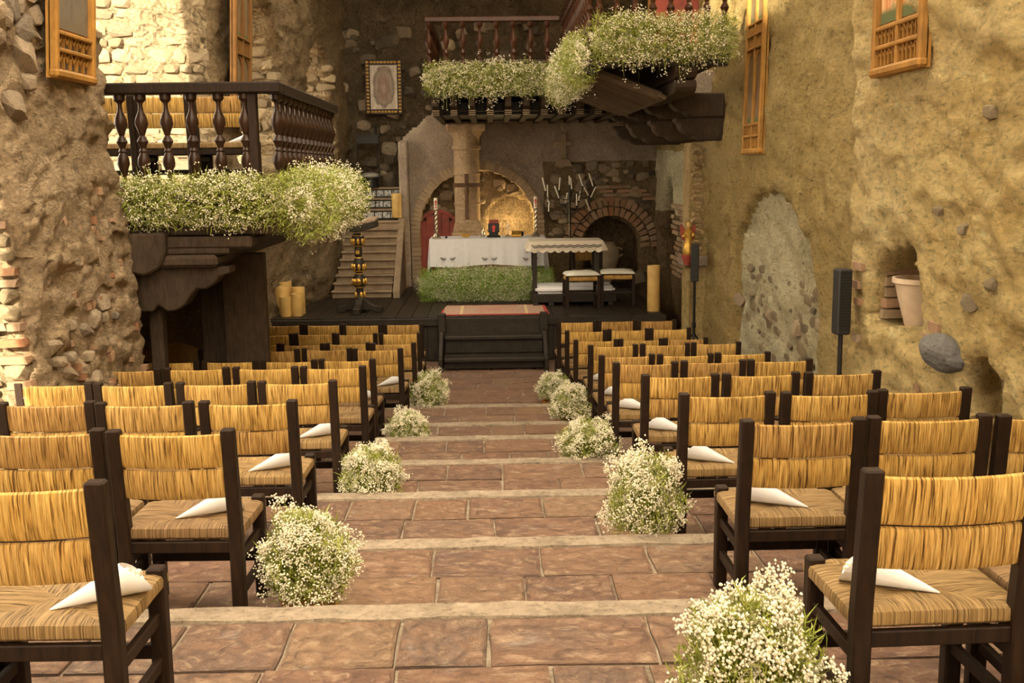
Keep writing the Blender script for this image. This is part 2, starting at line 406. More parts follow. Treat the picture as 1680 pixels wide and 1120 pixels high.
for ti, (Y0, Y1, F) in enumerate(TER):
    z = CAMZ-F; last = ti == len(TER)-1
    fl = MB().bb(-3.9, 3.3, Y0, Y1, -.35, z-.012).build('floor', 'concrete', loc=(0, Y0, z)); tag(fl, kind='structure')
    nose = 0 if last else .155
    if not last:
        nb = MB(); nx = 60                       # rough cast kerb along the drop
        for i in range(nx+1):
            x = -3.9+7.2*i/nx; j = [rng.uniform(-.012, .012) for _ in range(4)]
            nb.v += [(x, Y1-nose+j[0], z-.05), (x, Y1-nose+.01+j[0], z+.004+j[1]*.3), (x, Y1-.015+j[2]*.6, z+.008+j[1]*.3), (x, Y1+.004+j[2]*.6, z-.012), (x, Y1+.002, z-.2)]
        for i in range(nx):
            for k in range(4): nb.f.append((i*5+k, i*5+5+k, i*5+6+k, i*5+1+k))
        nb.build('nosing', 'concrete', fl, smooth=True)
    span = (Y1-nose)-Y0; nr = max(1, round(span/.405)); dep = span/nr
    for r in range(nr):
        yc = Y1-nose-dep*(r+.5); x = -3.9+rng.uniform(0, .3)
        while x < 3.2:
            wd = rng.choice((.34, .42, .48, .55, .62)) if not last else rng.choice((.4, .5, .62))
            t_ = inst('tile', TILES[rng.randrange(8)], fl, (x+wd/2, yc-Y0+rng.uniform(-.008, .008), -.022+rng.uniform(-.003, .003)),
                      (rng.uniform(-.004, .004), rng.uniform(-.004, .004), rng.uniform(-.02, .02)+(PI if rng.random() < .5 else 0)),
                      (wd-.010, dep-.008-rng.uniform(0, .008), .05))
            x += wd

def lw_base(s, z):
    near = 3.03+.075*(z-1.4); far = 3.2-.053*(s-12.5)
    far += .40*min(1, max(0, (2.75-z)/.4))*min(1, max(0, (19.0-s)/2.6))*(s > 13)
    t = min(1, max(0, (s-9.25)/.3)); return near*(1-t)+far*t
def lw_hole(s, z):
    if 3.4 < s < 7.2 and z < 5.15: return (1.72, False)
    if 9.3 < s < 13.05:
        if z > 2.79: return (1.9, False) if z < 7 else (0, True)
        return (.9, True)
    for c, hw, zs, zt in ((15.05, 1.15, 3.9, 1.6), (18.72, 1.07, 3.6, 1.65)):
        k = 1 if z < zs else math.sqrt(max(0, 1-((z-zs)/zt)**2))
        if z > 2.7 and abs(s-c) < hw*k+.05*math.sin(z*17+c): return (1.12, False)
    return (0, True)
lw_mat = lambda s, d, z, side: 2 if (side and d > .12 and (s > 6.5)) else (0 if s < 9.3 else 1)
LA = (.07, 1.3, .055, 4.5, .05, 13)
grid_wall('wall_left', (0, 0, 0), (0, 1, 0), (-1, 0, 0), -14, 6.6, -.3, 12.6, .14, lw_hole, ['wall_pier'], None, lw_base, (.07, 1.3, .05, 4.5), seed=1)  # unseen rear stretch, extended and raised to keep sun off the nave
lw = grid_wall('wall_left', (0, 0, 0), (0, 1, 0), (-1, 0, 0), 6.3, 10.3, -.3, 12.6, .04, lw_hole, ['wall_pier', 'wall_left', 'wall_sunny'], lw_mat, lw_base, LA, smooth=3, seed=1, qs=(1, .5, 1))  # top carried up out of view to block the sun
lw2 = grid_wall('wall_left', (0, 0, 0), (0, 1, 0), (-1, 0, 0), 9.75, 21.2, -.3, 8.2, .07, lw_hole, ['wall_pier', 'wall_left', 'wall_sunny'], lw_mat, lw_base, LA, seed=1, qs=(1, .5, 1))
def rw_base(s, z):
    t = min(1, max(0, (s-8.68)/.1)); u = min(1, max(0, (s-15.3)/.3))
    return 2.92+.23*t-.03*u+(.02*(3-z) if s < 8.7 else .0)
def arch(s, z, c, hw, z0, zs, rise=None):
    if z < z0: return False
    k = 1 if z < zs else math.sqrt(max(0, 1-((z-zs)/(rise or hw))**2))
    return abs(s-c) < hw*k
def rw_hole(s, z):
    q = .04*math.sin(s*9+z*13)
    if arch(s+q*.4, z+q*.4, 12.15, 1.78, .3, 1.70, 1.02): return (.17, True)
    if arch(s+q, z+q, 7.75, .50, 1.80, 2.12, .30): return (.52, True)
    if arch(s+q, z, 6.28, .24, .9, 1.62, .24): return (.34, True)
    if arch(s, z, 14.25, .12, 1.55, 2.0, .12): return (.15, True)
    if arch(s, z, 9.05, .13, 1.45, 1.7, .2): return (.12, True)
    if arch(s+q, z, 18.85, .75, 1.2, 2.25, .55): return (.42, True)
    if 12.6 < s+q < 13.3 and 4.6 < z < 6: return (.08, True)
    return (0, True)
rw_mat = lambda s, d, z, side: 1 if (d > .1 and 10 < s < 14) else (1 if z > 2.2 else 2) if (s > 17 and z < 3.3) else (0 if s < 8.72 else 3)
RM = ['wall_right', 'wall_pale', 'wall_rubble', 'wall_right_shaded']
grid_wall('wall_right', (0, 0, 0), (0, 1, 0), (1, 0, 0), -14, 5.05, -.3, 8.2, .15, rw_hole, ['wall_right'], None, rw_base, (.06, 1.0, .035, 4.5), seed=2)
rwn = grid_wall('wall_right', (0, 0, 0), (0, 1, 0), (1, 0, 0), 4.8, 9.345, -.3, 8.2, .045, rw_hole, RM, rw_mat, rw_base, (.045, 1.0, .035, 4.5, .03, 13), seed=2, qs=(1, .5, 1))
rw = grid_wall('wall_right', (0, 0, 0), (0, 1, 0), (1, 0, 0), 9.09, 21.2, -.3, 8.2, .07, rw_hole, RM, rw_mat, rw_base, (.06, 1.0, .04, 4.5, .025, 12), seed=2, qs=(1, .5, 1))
bw = grid_wall('wall_back', (0, 21, 0), (1, 0, 0), (0, 1, 0), -3.6, 4.2, -.3, 8.2, .08, lambda s, z: (0, True), ['wall_dark'], None, None, (.07, 1.4, .05, 5, .02, 14), seed=3)
def pw_hole(s, z):
    if z > 3.62+(s+1.65)*.81: return (.7, False)
    if z < 2.9 and arch(s, z, .37, .43, 1.60, 2.12, .36): return (.80, True)
    if arch(s, z, -.256, 1.10, 0, 1.9): return (.32, True)
    if arch(s, z, 2.27, .53, 0, 1.5, .57): return (.95, True)
    return (0, True)
pw = grid_wall('wall_back', (0, 20.4, 0), (1, 0, 0), (0, 1, 0), -1.65, 3.4, .5, 4.1, .055, pw_hole, ['wall_grey', 'wall_rubble', 'wall_right'],
               lambda s, d, z, side: 2 if (d > .4 and s < 1) else 1 if (d > .1 or (s > 1.0 and z < 3.12)) else 0, None, (.02, 1.5, .012, 6), seed=4, smooth=1)
tag(MB().bb(-3.7, -3.05, 9.9, 21.2, 8.0, 14).build('wall_left', 'wall_left'), kind='structure')  # unseen wall top, added to stop sun entering the open ceiling bay
for ya, yb in ((10.5, 13.2), (16.0, 22.5)): tag(MB().bb(-5.5, 4.6, ya, yb, 8.1, 8.4).build('ceiling', 'wood_beam'), kind='structure')  # unseen roof strips; bay between them left open to light the stage
# dark masonry under the gallery and the end of the wall beside the stage
grid_wall('wall_left', (0, 11.7, 0), (1, 0, 0), (0, 1, 0), -4.6, -2.5, -.2, 2.5, .06, lambda s, z: (0, True), ['wall_left'], None, None, (.06, 1.6, .05, 5), seed=6)

# ---- individual stones and bricks that stand out in the masonry
rng = random.Random(11); random.seed(12)
for (yj, x0, x1, za, zb, n) in ((13.05, -4.75, -3.42, 2.85, 5.4, 1), (16.2, -4.1, -3.25, 2.8, 5.3, 2), (19.8, -3.85, -3.0, 2.8, 5.2, 3)):
    z = za
    while z < zb:                                # coursed stones of the sunlit window jambs
        h = rng.uniform(.10, .20); x = x0+rng.uniform(0, .2)
        c0, hw0, zs0, zt0 = ((0, 0, 0, 0), (0, 0, 0, 0), (15.05, 1.15, 3.9, 1.6), (18.72, 1.07, 3.6, 1.65))[n]
        yy = yj if n == 1 else c0+hw0*(1 if z+h/2 < zs0 else math.sqrt(max(0, 1-((z+h/2-zs0)/zt0)**2)))
        while x < x1:
            wd = rng.uniform(.12, .36)
            if n == 1 or z < 4.9: stone(lw2, (x+wd/2, yy+.035, z+h/2), (wd*1.2, .17, h*1.25), 'stone_pale', jit=.08)
            x += wd+.01
        z += h+.01
for i in range(34):                              # rubble at the upper corner of the pier
    y = rng.uniform(7.25, 8.1); z = rng.uniform(3.0, 5.0)
    if z < 3.6 and y > 7.6: continue
    s_ = rng.uniform(.12, .32)
    stone(lw, (-lw_base(y, z)-.03, y, z), (.17, s_*1.2, s_), 'stone', jit=.3)
for i in range(22):                              # rubble of the pier foot
    y = rng.uniform(7.3, 8.6); z = rng.uniform(.9, 2.0); s_ = rng.uniform(.08, .2)
    stone(lw, (-lw_base(y, z)-.01, y, z), (.16, s_*1.2, s_), 'stone', jit=.3)
z = 1.35
while z < 3.3:                                   # sunlit brick and stone courses of the pier end
    x = -3.10-.08*(z-1.4)*.9
    while x > -3.9:
        br = rng.random() < .45
        wd = rng.uniform(.10, .26)
        if br: brick(lw, (x-wd/2, 7.19, z), (wd, .16, .05), rot=(0, rng.uniform(-.05, .05), rng.uniform(-.1, .1)))
        else: stone(lw, (x-wd/2, 7.2, z), (wd, .22, rng.uniform(.07, .2)), 'stone_pale', jit=.15)
        x -= wd+.025
    z += rng.uniform(.075, .12)
for i in range(46):                              # brick chips in the rough cast
    y = rng.uniform(7.4, 9.2); z = rng.uniform(1.1, 2.9)
    brick(lw, (-lw_base(y, z)-.0, y, z), (.055, rng.uniform(.03, .08), rng.uniform(.03, .07)), rot=(rng.uniform(-.5, .5), 0, 0))
for i in range(120):                             # big dark stones of the upper back wall
    x = rng.uniform(-2.9, 1.3); z = rng.uniform(2.3, 5.9)
    if x > -1.5 and z < 4.0: continue
    s_ = rng.uniform(.10, .34)
    stone(bw, (x, 21.0, z), (s_*1.25, .22, s_), rng.choice(('stone_dark', 'stone_dark', 'stone')), jit=.3)
for i in range(150):                             # rubble right of the arch, and inside it
    if i < 95:
        x = rng.uniform(1.1, 3.05); z = rng.uniform(1.5, 3.1)
        if abs(x-2.27) < .62 and z < 2.2: continue
        y = 20.40
    else:
        x = rng.uniform(-1.3, .8); z = rng.uniform(1.7, 3.0); y = 20.72
        if (x+.256)**2+(z-1.9)**2 > 1.0 or (abs(x-.37) < .52 and z < 2.6): continue
    s_ = rng.uniform(.10, .26)
    stone(pw, (x, y, z), (s_*1.3, .14, s_), rng.choice(('stone', 'stone_dark', 'stone')), jit=.2)
n = 46                                            # brick ring of the large blind arch
for i in range(n):
    a = PI*(i+.5)/n
    brick(pw, (-.256+1.18*math.cos(a), 20.36, 1.9+1.18*math.sin(a)), (.17, .16, PI*1.18/n*.94), 'brick_tan', rot=(0, -a, 0))
for sg in (-1, 1):
    for k in range(12): brick(pw, (-.256+sg*1.18, 20.36, 1.86-.085*k), (.17, .16, .075), 'brick_tan')
for ring, rad in ((0, .66), (1, .84)):            # two brick rings of the small arch
    n = 19 if ring == 0 else 23
    for i in range(n):
        a = PI*(i+.5)/n
        brick(pw, (2.27+rad*math.cos(a), 20.37, 1.5+rad*1.05*math.sin(a)), (.165, .14, PI*rad/n*.80), 'brick', rot=(0, -a, 0))
for k in range(16):                               # brick courses in the rubble
    brick(pw, (rng.uniform(2.0, 3.0), 20.38, 2.42+.075*(k % 4)), (.26, .12, .055), 'brick')
for r in range(9):                                # brick lining at the back of the dark recess
    for k in range(4): brick(pw, (1.9+.27*k+(.13 if r % 2 else 0), 21.32, .95+.1*r), (.25, .1, .085), 'brick_tan')
for r in range(14):                               # brickwork of the far right wall and its blind arch
    for k in range(9):
        y = 17.0+.3*k+(.15 if r % 2 else 0); z = 1.25+.085*r
        if abs(y-18.85) < .75: x = 3.52
        else: x = 3.11
        if rng.random() < .75: brick(rw, (x, y, z), (.12, .27, .065), rng.choice(('brick', 'brick_tan')))
for r in range(5):                                # bricks in the niche of the flower pot
    for k in range(3):
        brick(rwn, (3.43, 7.42+.33*k+(.12 if r % 2 else 0), 1.87+.125*r), (.12, .31, .115), 'brick_tan')
for r in range(7): brick(rwn, (3.2, 8.24, 1.85+.085*r), (.3, .10, .07), rng.choice(('brick', 'brick_tan')))
for r in range(8):
    for k in range(2): brick(rwn, (3.27, 6.2+.22*k+(.1 if r % 2 else 0), .95+.1*r), (.1, .21, .09), 'brick_tan')
for (y, z, sy, sz) in ((6.95, 1.93, .16, .06), (7.02, 1.83, .2, .07), (8.45, 2.2, .2, .06), (8.5, 2.05, .14, .06), (8.48, 1.62, .12, .06), (7.2, 1.45, .1, .08), (8.44, 1.92, .15, .05), (6.9, 1.72, .2, .05)):
    brick(rwn, (rw_base(y, z)+.0, y, z), (.05, sy, sz))
gs = bmesh.new(); bmesh.ops.create_icosphere(gs, subdivisions=3, radius=.5)
for v in gs.verts: v.co = v.co*(1+.22*noise.noise(v.co*2.3))+noise.noise_vector(v.co*5)*.045
gm = bpy.data.meshes.new('stone'); gs.to_mesh(gm); gs.free(); gm.materials.append(M['stone_grey']); inst('stone', gm, rwn, (2.90, 6.72, 1.80), (.2, .1, .2), (.26, .36, .23))
for (y, z, s_) in ((6.3, 3.3, .12), (6.6, 2.6, .09), (6.2, 2.3, .10), (7.0, 2.7, .08), (6.5, 2.15, .14), (10.6, 1.4, .2), (13.6, 1.3, .22), (12.6, 1.2, .3), (11.4, 1.25, .25)):
    stone(rwn if y < 9 else rw, (rw_base(y, z)+(.17 if 10.5 < y < 13.5 else .03), y, z), (.14, s_*1.3, s_), 'stone_pale' if y < 9 else 'stone', jit=.3)

for i in range(60):                              # rubble showing at the foot of the walled-up arch
    y = rng.uniform(10.6, 13.7); z = rng.uniform(.6, 1.75); s_ = rng.uniform(.07, .17)
    stone(rw, (3.15+.19, y, z), (.10, s_*2.2, s_), 'stone_pale', jit=.12)
# ------------------------------------------------------------------ stage
SZ = .80; SY = 16.1
st = MB().bb(-3.45, 2.62, SY+.05, 21, -.1, SZ-.035).build('floor', 'wood_black', loc=(0, SY, SZ)); tag(st, kind='structure')
x = -3.4; k = 0
bm_ = {}
while x < 2.6:                                    # boards of the stage deck, in two lengths
    for (ya, yb) in ((SY, 18.0), (18.0, 20.4)):
        MB().bb(x+.004, x+.236, ya+.004, yb-.004, SZ-.035, SZ+rng.uniform(-.002, .002)).build('plank', 'wood_black', st, bevel=.004)
    MB().bb(x+.004, x+.236, SY+.01, SY+.05, FZ+.02, SZ-.13).build('fascia_board', 'wood_black', st)
    x += .24
MB().bb(-3.45, 2.64, SY-.05, SY+.06, SZ-.14, SZ-.02).build('edge_beam', 'wood_black', st, bevel=.01)
steps = thing('stage_steps', 'black wooden steps with two treads between posts leading up to stage', 'steps', (.02, 15.6, FZ))
for (ya, yb, z) in ((15.25, 15.66, .30), (15.66, 16.08, .56)):
    MB().bb(-.72, .74, ya, yb, z-.06, z).build('tread', 'wood_black', steps, bevel=.012)
for (ya, z0, z1) in ((15.36, FZ+.03, .24), (15.72, .30, .50), (16.04, .56, .70)):
    MB().bb(-.71, .73, ya, ya+.03, z0, z1).build('riser', 'wood_black', steps)
for x in (-.77, .77):
    MB().prism([(15.2, FZ), (16.03, FZ), (16.03, .62), (15.72, .62), (15.3, .34), (15.2, .30)], 'x', x-.03, x+.03).build('stringer', 'wood_black', steps, bevel=.008)
    MB().bb(x-.06, x+.06, 15.9, 16.03, FZ, .87).build('newel_post', 'wood_black', steps, bevel=.012)

# ---- worn stair at the left of the stage
sr = MB().bb(-2.9, -1.72, 20.0, 21.0, SZ-.1, 2.05).build('stair', 'stair', loc=(-2.3, 18.6, SZ)); tag(sr, 'worn stone stair of ten steps rising at left back of stage', 'stair')
NS = 10
for k in range(NS):
    y0 = 18.7+.145*k; z1 = SZ+.128*(k+1)
    x0, x1 = -2.82+.02*k, -1.78+.006*k
    o = MB().bb(x0, x1, y0+.02, y0+.3, z1-.128, z1-.04).build('riser', 'stair', sr)
    MB().bb(x0-.02, x1+.02, y0-.025, y0+.3, z1-.045, z1).build('step', 'stair', sr, bevel=.015)
MB().prism([(18.55, SZ), (20.4, SZ), (20.4, 2.12), (20.1, 2.12), (18.55, SZ+.12)], 'x', -1.74, -1.62).build('side_wall', 'stair', sr, bevel=.01)
tm = NT('blue_white_tile'); vv = tm.coord((1, 1, 1), 'Object')
wv = tm.voro(vv, 16); tcol = tm.ramp(wv, [(.25, (.035, .035, .035)), (.32, (.55, .55, .52)), (.42, (.06, .06, .07)), (.5, (.45, .45, .43))])
M['talavera'] = tm.done(tcol, .35)
ts = thing('tiled_steps', 'three dark steps with patterned white tile risers above the stone stair', 'steps', (-2.2, 20.4, 2.08))
for k in range(3):
    y0 = 20.35+.2*k; z0 = 2.10+.20*k
    MB().bb(-2.85, -1.75, y0+.02, 21, z0-.06, z0+.15).build('riser', 'wood_black', ts)
    MB().bb(-2.85, -1.75, y0-.02, 21, z0+.15, z0+.19).build('tread', 'stair', ts, bevel=.008)
    for j in range(7): MB().bb(-2.8+.15*j, -2.67+.15*j, y0-.0, y0+.025, z0+.02, z0+.13).build('tile', 'talavera', ts)
pp = at(664, 300, 20.3)
tr = MB().prism([(pp.x-.10, 20.2), (pp.x+.08, 20.2), (pp.x+.08, 20.5), (pp.x-.10, 20.5)], 'z', SZ, 3.55).build('trim_1', 'wall_grey', bevel=.03); tag(tr, kind='structure')

# ---- red door inside the arch
dr = thing('door_1', None, None, (-1.02, 20.62, SZ)); dr['kind'] = 'structure'
xc, hw = -1.03, .37
for k in range(5):
    xa = xc-hw+2*hw*k/5; xb = xa+2*hw/5; xm = (xa+xb)/2
    zt = 1.80+.40*math.sqrt(max(0, 1-((xm-xc)/hw)**2))
    MB().bb(xa+.004, xb-.004, 20.60, 20.64, SZ, zt).build('plank', 'red', dr)
am = MB(); n = 16
for i in range(n+1):
    a = PI*i/n
    for (r, rz) in ((hw, .40), (hw+.06, .46)): am.v += [(xc+r*math.cos(a), 20.56, 1.8+rz*math.sin(a)), (xc+r*math.cos(a), 20.68, 1.8+rz*math.sin(a))]
for i in range(n):
    q = i*4; am.f += [(q, q+4, q+6, q+2), (q+2, q+6, q+7, q+3), (q, q+1, q+5, q+4), (q+1, q+3, q+7, q+5)]
am.build('arch_frame', 'red', dr)
MB().bb(xc-.3, xc+.3, 20.58, 20.60, 1.75, 1.81).build('cross_bar', 'red', dr)

# ---- stone column behind the altar
cl = thing('stone_column', 'pale stone column with square capital standing behind the altar', 'column', (-.445, 20.12, SZ))
MB().lathe([(.24, 0), (.235, 2.7)], (-.445, 20.12, SZ+.1), 20).build('shaft', 'column', cl, smooth=True)
for zz in (1.72, 2.35, 2.9): MB().lathe([(.235, 0), (.25, .01), (.25, .035), (.235, .045)], (-.445, 20.12, zz), 20).build('joint_ring', 'column', cl, smooth=True)
MB().lathe([(.23, 0), (.24, .06), (.27, .08), (.27, .14), (.25, .15), (.25, .28), (.30, .36), (.34, .42), (.34, .52), (.28, .53), (.28, .56)], (-.445, 20.12, 3.30), 20).build('capital', 'column', cl, smooth=True)
MB().bb(-.80, -.09, 19.8, 20.5, 3.70, 3.84).build('abacus', 'column', cl, bevel=.02)
MB().lathe([(.265, 0), (.265, .9), (.25, .95), (.24, 1.02)], (-.445, 20.12, SZ), 20).build('pedestal', 'column', cl, smooth=True)

# ---- carved corner pier at the right end of the stage
cp = thing('carved_pier', 'tall pier with carved scrollwork standing at right end of stage', 'column', (3.05, 15.75, FZ))
MB().bb(2.86, 3.38, 15.55, 16.0, FZ, 3.35).build('pier_body', 'wall_right', cp, bevel=.02)
MB().bb(2.80, 3.4, 15.5, 16.02, 1.55, 1.72).build('moulding', 'wall_grey', cp, bevel=.03)
for k in range(4):
    MB().lathe([(.022, 0), (.022, 1.55)], (2.87, 15.58+.07*k, 1.75), 8).build('fluting', 'carved', cp, smooth=True)
random.seed(4)
for k in range(9):                                # scrolls of the relief, one above the other
    z = 1.80+.165*k; q = MB(); sgn = 1 if k % 2 else -1
    pts = [(2.99+sgn*(.085*(1-t/14))*math.cos(t*.75), 15.54, z+.07+(.075*(1-t/14))*math.sin(t*.75)) for t in range(13)]
    q.tube(pts, [.03*(1-t/26) for t in range(13)], 6); q.ball((2.99-sgn*.05, 15.54, z+.02), .04, 8, 5, (1, .6, 1))
    q.build('scroll', 'carved', cp, smooth=True)
MB().bb(2.9, 3.4, 15.45, 16.02, 3.75, 4.35).build('upper_pier', 'wall_grey', cp, bevel=.02)
# inscribed cross on the plaster
p = at(925, 245, 20.36)
cr = thing('wall_cross', 'brown stone relief cross on plaster wall right of the altar arch', 'cross', (p.x, 20.4, p.z-.35))
MB().bb(p.x-.055, p.x+.055, 20.33, 20.42, p.z-.18, p.z+.31).build('upright', 'stair', cr, bevel=.015)
MB().bb(p.x-.17, p.x+.17, 20.335, 20.42, p.z+.06, p.z+.16).build('crossbar', 'stair', cr, bevel=.015)
MB().prism([(p.x-.17, p.z-.32), (p.x+.17, p.z-.32), (p.x+.1, p.z-.18), (p.x-.1, p.z-.18)], 'y', 20.34, 20.42).build('foot', 'stair', cr, bevel=.01)

# ================================================================== GALLERIES
BAL = [(.036, 0), (.036, .06), (.022, .075), (.018, .12), (.026, .19), (.043, .27), (.040, .33), (.024, .385), (.030, .40), (.022, .43), (.030, .47), (.040, .50), (.030, .535),
       (.020, .56), (.028, .60), (.045, .68), (.040, .74), (.022, .81), (.018, .87), (.022, .90), (.030, .91), (.040, .93), (.040, 1.0)]
def baluster_mesh(h, mat): return MB().lathe([((r-.018)*1.45+.019, z*h) for r, z in BAL], (0, 0, 0), 12).mesh('baluster', mat, True)

bal = thing('balcony', 'dark timber balcony with turned balusters projecting beside the left pier', 'balcony', (-2.3, 9.5, 2.35))
BF = 2.81; RT = 3.77
hm = baluster_mesh(RT-.08-BF-.05, 'wood_turned')
BX = -1.86
MB().bb(-4.3, BX+.06, 9.42, 9.60, RT-.095, RT).build('handrail', 'wood', bal, bevel=.012)
MB().bb(BX-.10, BX+.06, 9.60, 13.0, RT-.095, RT).build('handrail', 'wood', bal, bevel=.012)
MB().bb(-4.3, BX+.04, 9.45, 9.57, BF, BF+.055).build('bottom_rail', 'wood', bal, bevel=.008)
MB().bb(BX-.08, BX+.04, 9.57, 13.0, BF, BF+.055).build('bottom_rail', 'wood', bal, bevel=.008)
for px in (200, 234, 275, 317, 361, 404):
    x = at(px, 230, 9.51).x; inst('baluster', hm, bal, Vector((x, 9.51, BF+.05))-bal.location)
for k in range(14): inst('baluster', hm, bal, Vector((BX-.02, 9.66+.245*k, BF+.05))-bal.location)
MB().bb(-2.10, -2.02, 9.47, 9.56, 2.6, RT-.09).build('corner_post', 'wood', bal, bevel=.008)
MB().bb(-4.9, BX+.02, 9.30, 12.95, BF-.07, BF).build('floor_deck', 'wood_beam', bal)
for (za, zb, yy, xe) in ((2.69, 2.80, 9.46, BX+.03), (2.58, 2.69, 9.43, BX+.05), (2.46, 2.58, 9.40, BX+.03)):
    MB().bb(-3.35, xe, yy, 9.62, za+.004, zb).build('fascia_beam', 'wood_beam', bal, bevel=.012)
for (za, zb, xx) in ((2.69, 2.80, BX+.0), (2.58, 2.69, BX+.03), (2.46, 2.58, BX)):
    MB().bb(xx-.16, xx+.02, 9.62, 12.95, za+.004, zb).build('fascia_beam', 'wood_beam', bal, bevel=.012)
# rough beam end, stepped mouldings and scroll corbel under the near edge
MB().prism([(-3.36, 2.49), (-3.36, 2.36), (-3.27, 2.31), (-3.24, 2.24), (-3.16, 2.17), (-3.0, 2.13), (-2.92, 2.16), (-2.86, 2.20), (-2.80, 2.33), (-2.80, 2.50)], 'y', 9.2, 9.5).build('beam_end', 'wood_beam', bal, bevel=.02)
MB().bb(-3.02, -2.08, 9.3, 9.9, 2.35, 2.455).build('moulding', 'wood_beam', bal, bevel=.02)
MB().bb(-3.0, -2.38, 9.26, 9.9, 2.19, 2.30).build('moulding', 'wood_beam', bal, bevel=.03)
MB().bb(-3.0, -2.28, 9.30, 9.9, 2.30, 2.36).build('moulding', 'wood_beam', bal, bevel=.015)
sc_ = [(-3.14, 2.19)]
sc_ += [(-2.30, 2.19), (-2.30, 2.13), (-2.40, 2.10), (-2.44, 2.04), (-2.52, 1.99), (-2.60, 2.0), (-2.66, 1.93), (-2.70, 1.86), (-2.78, 1.81), (-2.86, 1.80), (-2.90, 1.83), (-2.94, 1.86), (-2.99, 1.80), (-3.14, 1.80)]
MB().prism(sc_, 'y', 9.36, 9.6).build('scroll_corbel', 'wood_beam', bal, bevel=.012)
MB().bb(-2.68, -2.44, 9.5, 14.3, 2.19, 2.40).build('carrying_beam', 'wood_beam', bal, bevel=.015)
MB().bb(-3.09, -2.97, 9.55, 9.68, FL[5]-.1, 1.86).build('support_post', 'wood_beam', bal, bevel=.01)
MB().bb(-2.66, -2.24, 10.5, 10.62, FL[6]-.05, 2.22).build('support_and_shade_panel', 'wood_beam', bal, bevel=.01)
MB().bb(-2.95, -2.66, 10.75, 10.82, FL[6]-.05, 2.22).build('support_and_shade_panel', 'wood_beam', bal, bevel=.01)  # added dark partition standing in for the shade of the recess
for k in range(9): MB().bb(-4.3, BX-.1, 9.7+.36*k, 9.82+.36*k, BF-.2, BF-.075).build('joist', 'wood_black', bal)
p = at(283, 600, 11.3)
bd = MB(); pts = []
for i in range(13):
    a = PI*i/12; pts.append((p.x+.33*math.cos(a), 1.05+.17*math.sin(a)))
pts = [(p.x+.36, .2), (p.x+.33, .8)]+pts+[(p.x-.33, .2)]
o = bd.prism(pts, 'y', 11.3, 11.35).build('board', 'stair', loc=(p.x, 11.3, .2), bevel=.01); tag(o, 'tan round-topped board leaning on dark wall under the balcony', 'board')
M['board'] = wood_mat('tan_board', (.15, .085, .03), (.22, .13, .05), .7); o.data.materials[0] = M['board']

lo = thing('choir_loft', 'dark wooden choir loft with turned railing high above the altar', 'loft', (0, 17.0, 3.83))
LT = 5.33; LF = 4.28
lm = baluster_mesh(LT-.07-LF-.04, 'wood_red')
LX = 1.14; FYr = 12.5
MB().bb(-.99, LX, 17.0, 17.12, LT-.08, LT).build('handrail', 'wood_red', lo, bevel=.012)
MB().bb(-.99, LX, 17.02, 17.10, LF, LF+.05).build('bottom_rail', 'wood_red', lo)
MB().bb(-1.0, -.88, 17.12, 20.8, LT-.08, LT).build('handrail', 'wood_red', lo, bevel=.012)
MB().bb(LX-.05, LX+.07, FYr, 17.0, LT-.08, LT).build('handrail', 'wood_red', lo, bevel=.012)
MB().bb(LX+.07, 2.76, FYr, FYr+.12, LT-.08, LT).build('handrail', 'wood_red', lo, bevel=.012)
MB().bb(-.9, 2.9, 20.3, 20.4, LT-.40, LT-.32).build('handrail', 'wood_red', lo, bevel=.012)
for k in range(8): inst('baluster', lm, lo, Vector((-.93+.262*k, 17.06, LF+.04))-lo.location)
for k in range(9): inst('baluster', lm, lo, Vector((-.94, 17.35+.36*k, LF+.04))-lo.location)
for k in range(7): inst('baluster', lm, lo, Vector((-.7+.30*k, 20.35, LF-.25))-lo.location)
for k in range(17): inst('baluster', lm, lo, Vector((LX+.01, FYr+.12+.27*k, LF+.04))-lo.location)
for k in range(8): inst('baluster', lm, lo, Vector((LX+.12+.205*k, FYr+.06, LF+.04))-lo.location)
MB().bb(-1.0, 3.1, 17.0, 20.9, LF-.07, LF).build('floor_deck', 'wood_beam', lo)
MB().bb(LX, 2.75, FYr, 17.0, LF-.07, LF).build('floor_deck', 'wood_beam', lo)
MB().bb(-1.05, LX+.1, 16.98, 17.10, LF-.15, LF-.01).build('fascia_beam', 'wood_black', lo, bevel=.01)
MB().bb(LX-.05, 2.74, FYr-.02, FYr+.12, LF-.14, LF-.01).build('fascia_beam', 'wood_black', lo, bevel=.01)
MB().bb(LX-.05, LX+.08, FYr, 17.0, LF-.22, LF-.01).build('fascia_beam', 'wood_black', lo, bevel=.01)
MB().bb(-.85, 2.2, 17.95, 18.15, 3.95, 4.1).build('carrying_beam', 'wood_black', lo, bevel=.01)
for k in range(13):
    x = -.85+.285*k
    jo = MB().prism([(17.03, LF-.13), (20.8, LF-.13), (20.8, LF-.44), (17.30, LF-.44), (17.20, LF-.40), (17.16, LF-.34), (17.03, LF-.30)], 'x', x-.05, x+.05).build('joist', 'wood_beam', lo, bevel=.006)
    for q in range(3): MB().bb(x-.055, x+.055, 17.145+.03*q, 17.16+.03*q, LF-.37-.03*q, LF-.355-.03*q).build('joist_notch', 'stair', jo)
MB().bb(-.9, 2.9, 18.15, 20.8, 3.90, 3.94).build('ceiling_board', 'wood_black', lo)
random.seed(8)
for k in range(18):                               # slanting cane ceiling under the projecting part
    y = 13.0+.22*k; r_ = .062+random.uniform(-.006, .006)
    MB().tube([(1.28, y, 4.12), (2.04, y+.02, 3.84)], r_, 8).build('cane_pole', 'cane', lo, smooth=True)
    for q in range(3): MB().tube([(2.0, y-.08+.08*q, 3.86), (2.09, y-.08+.08*q, 3.81)], .028, 6).build('cane_end', 'cane', lo, smooth=True)

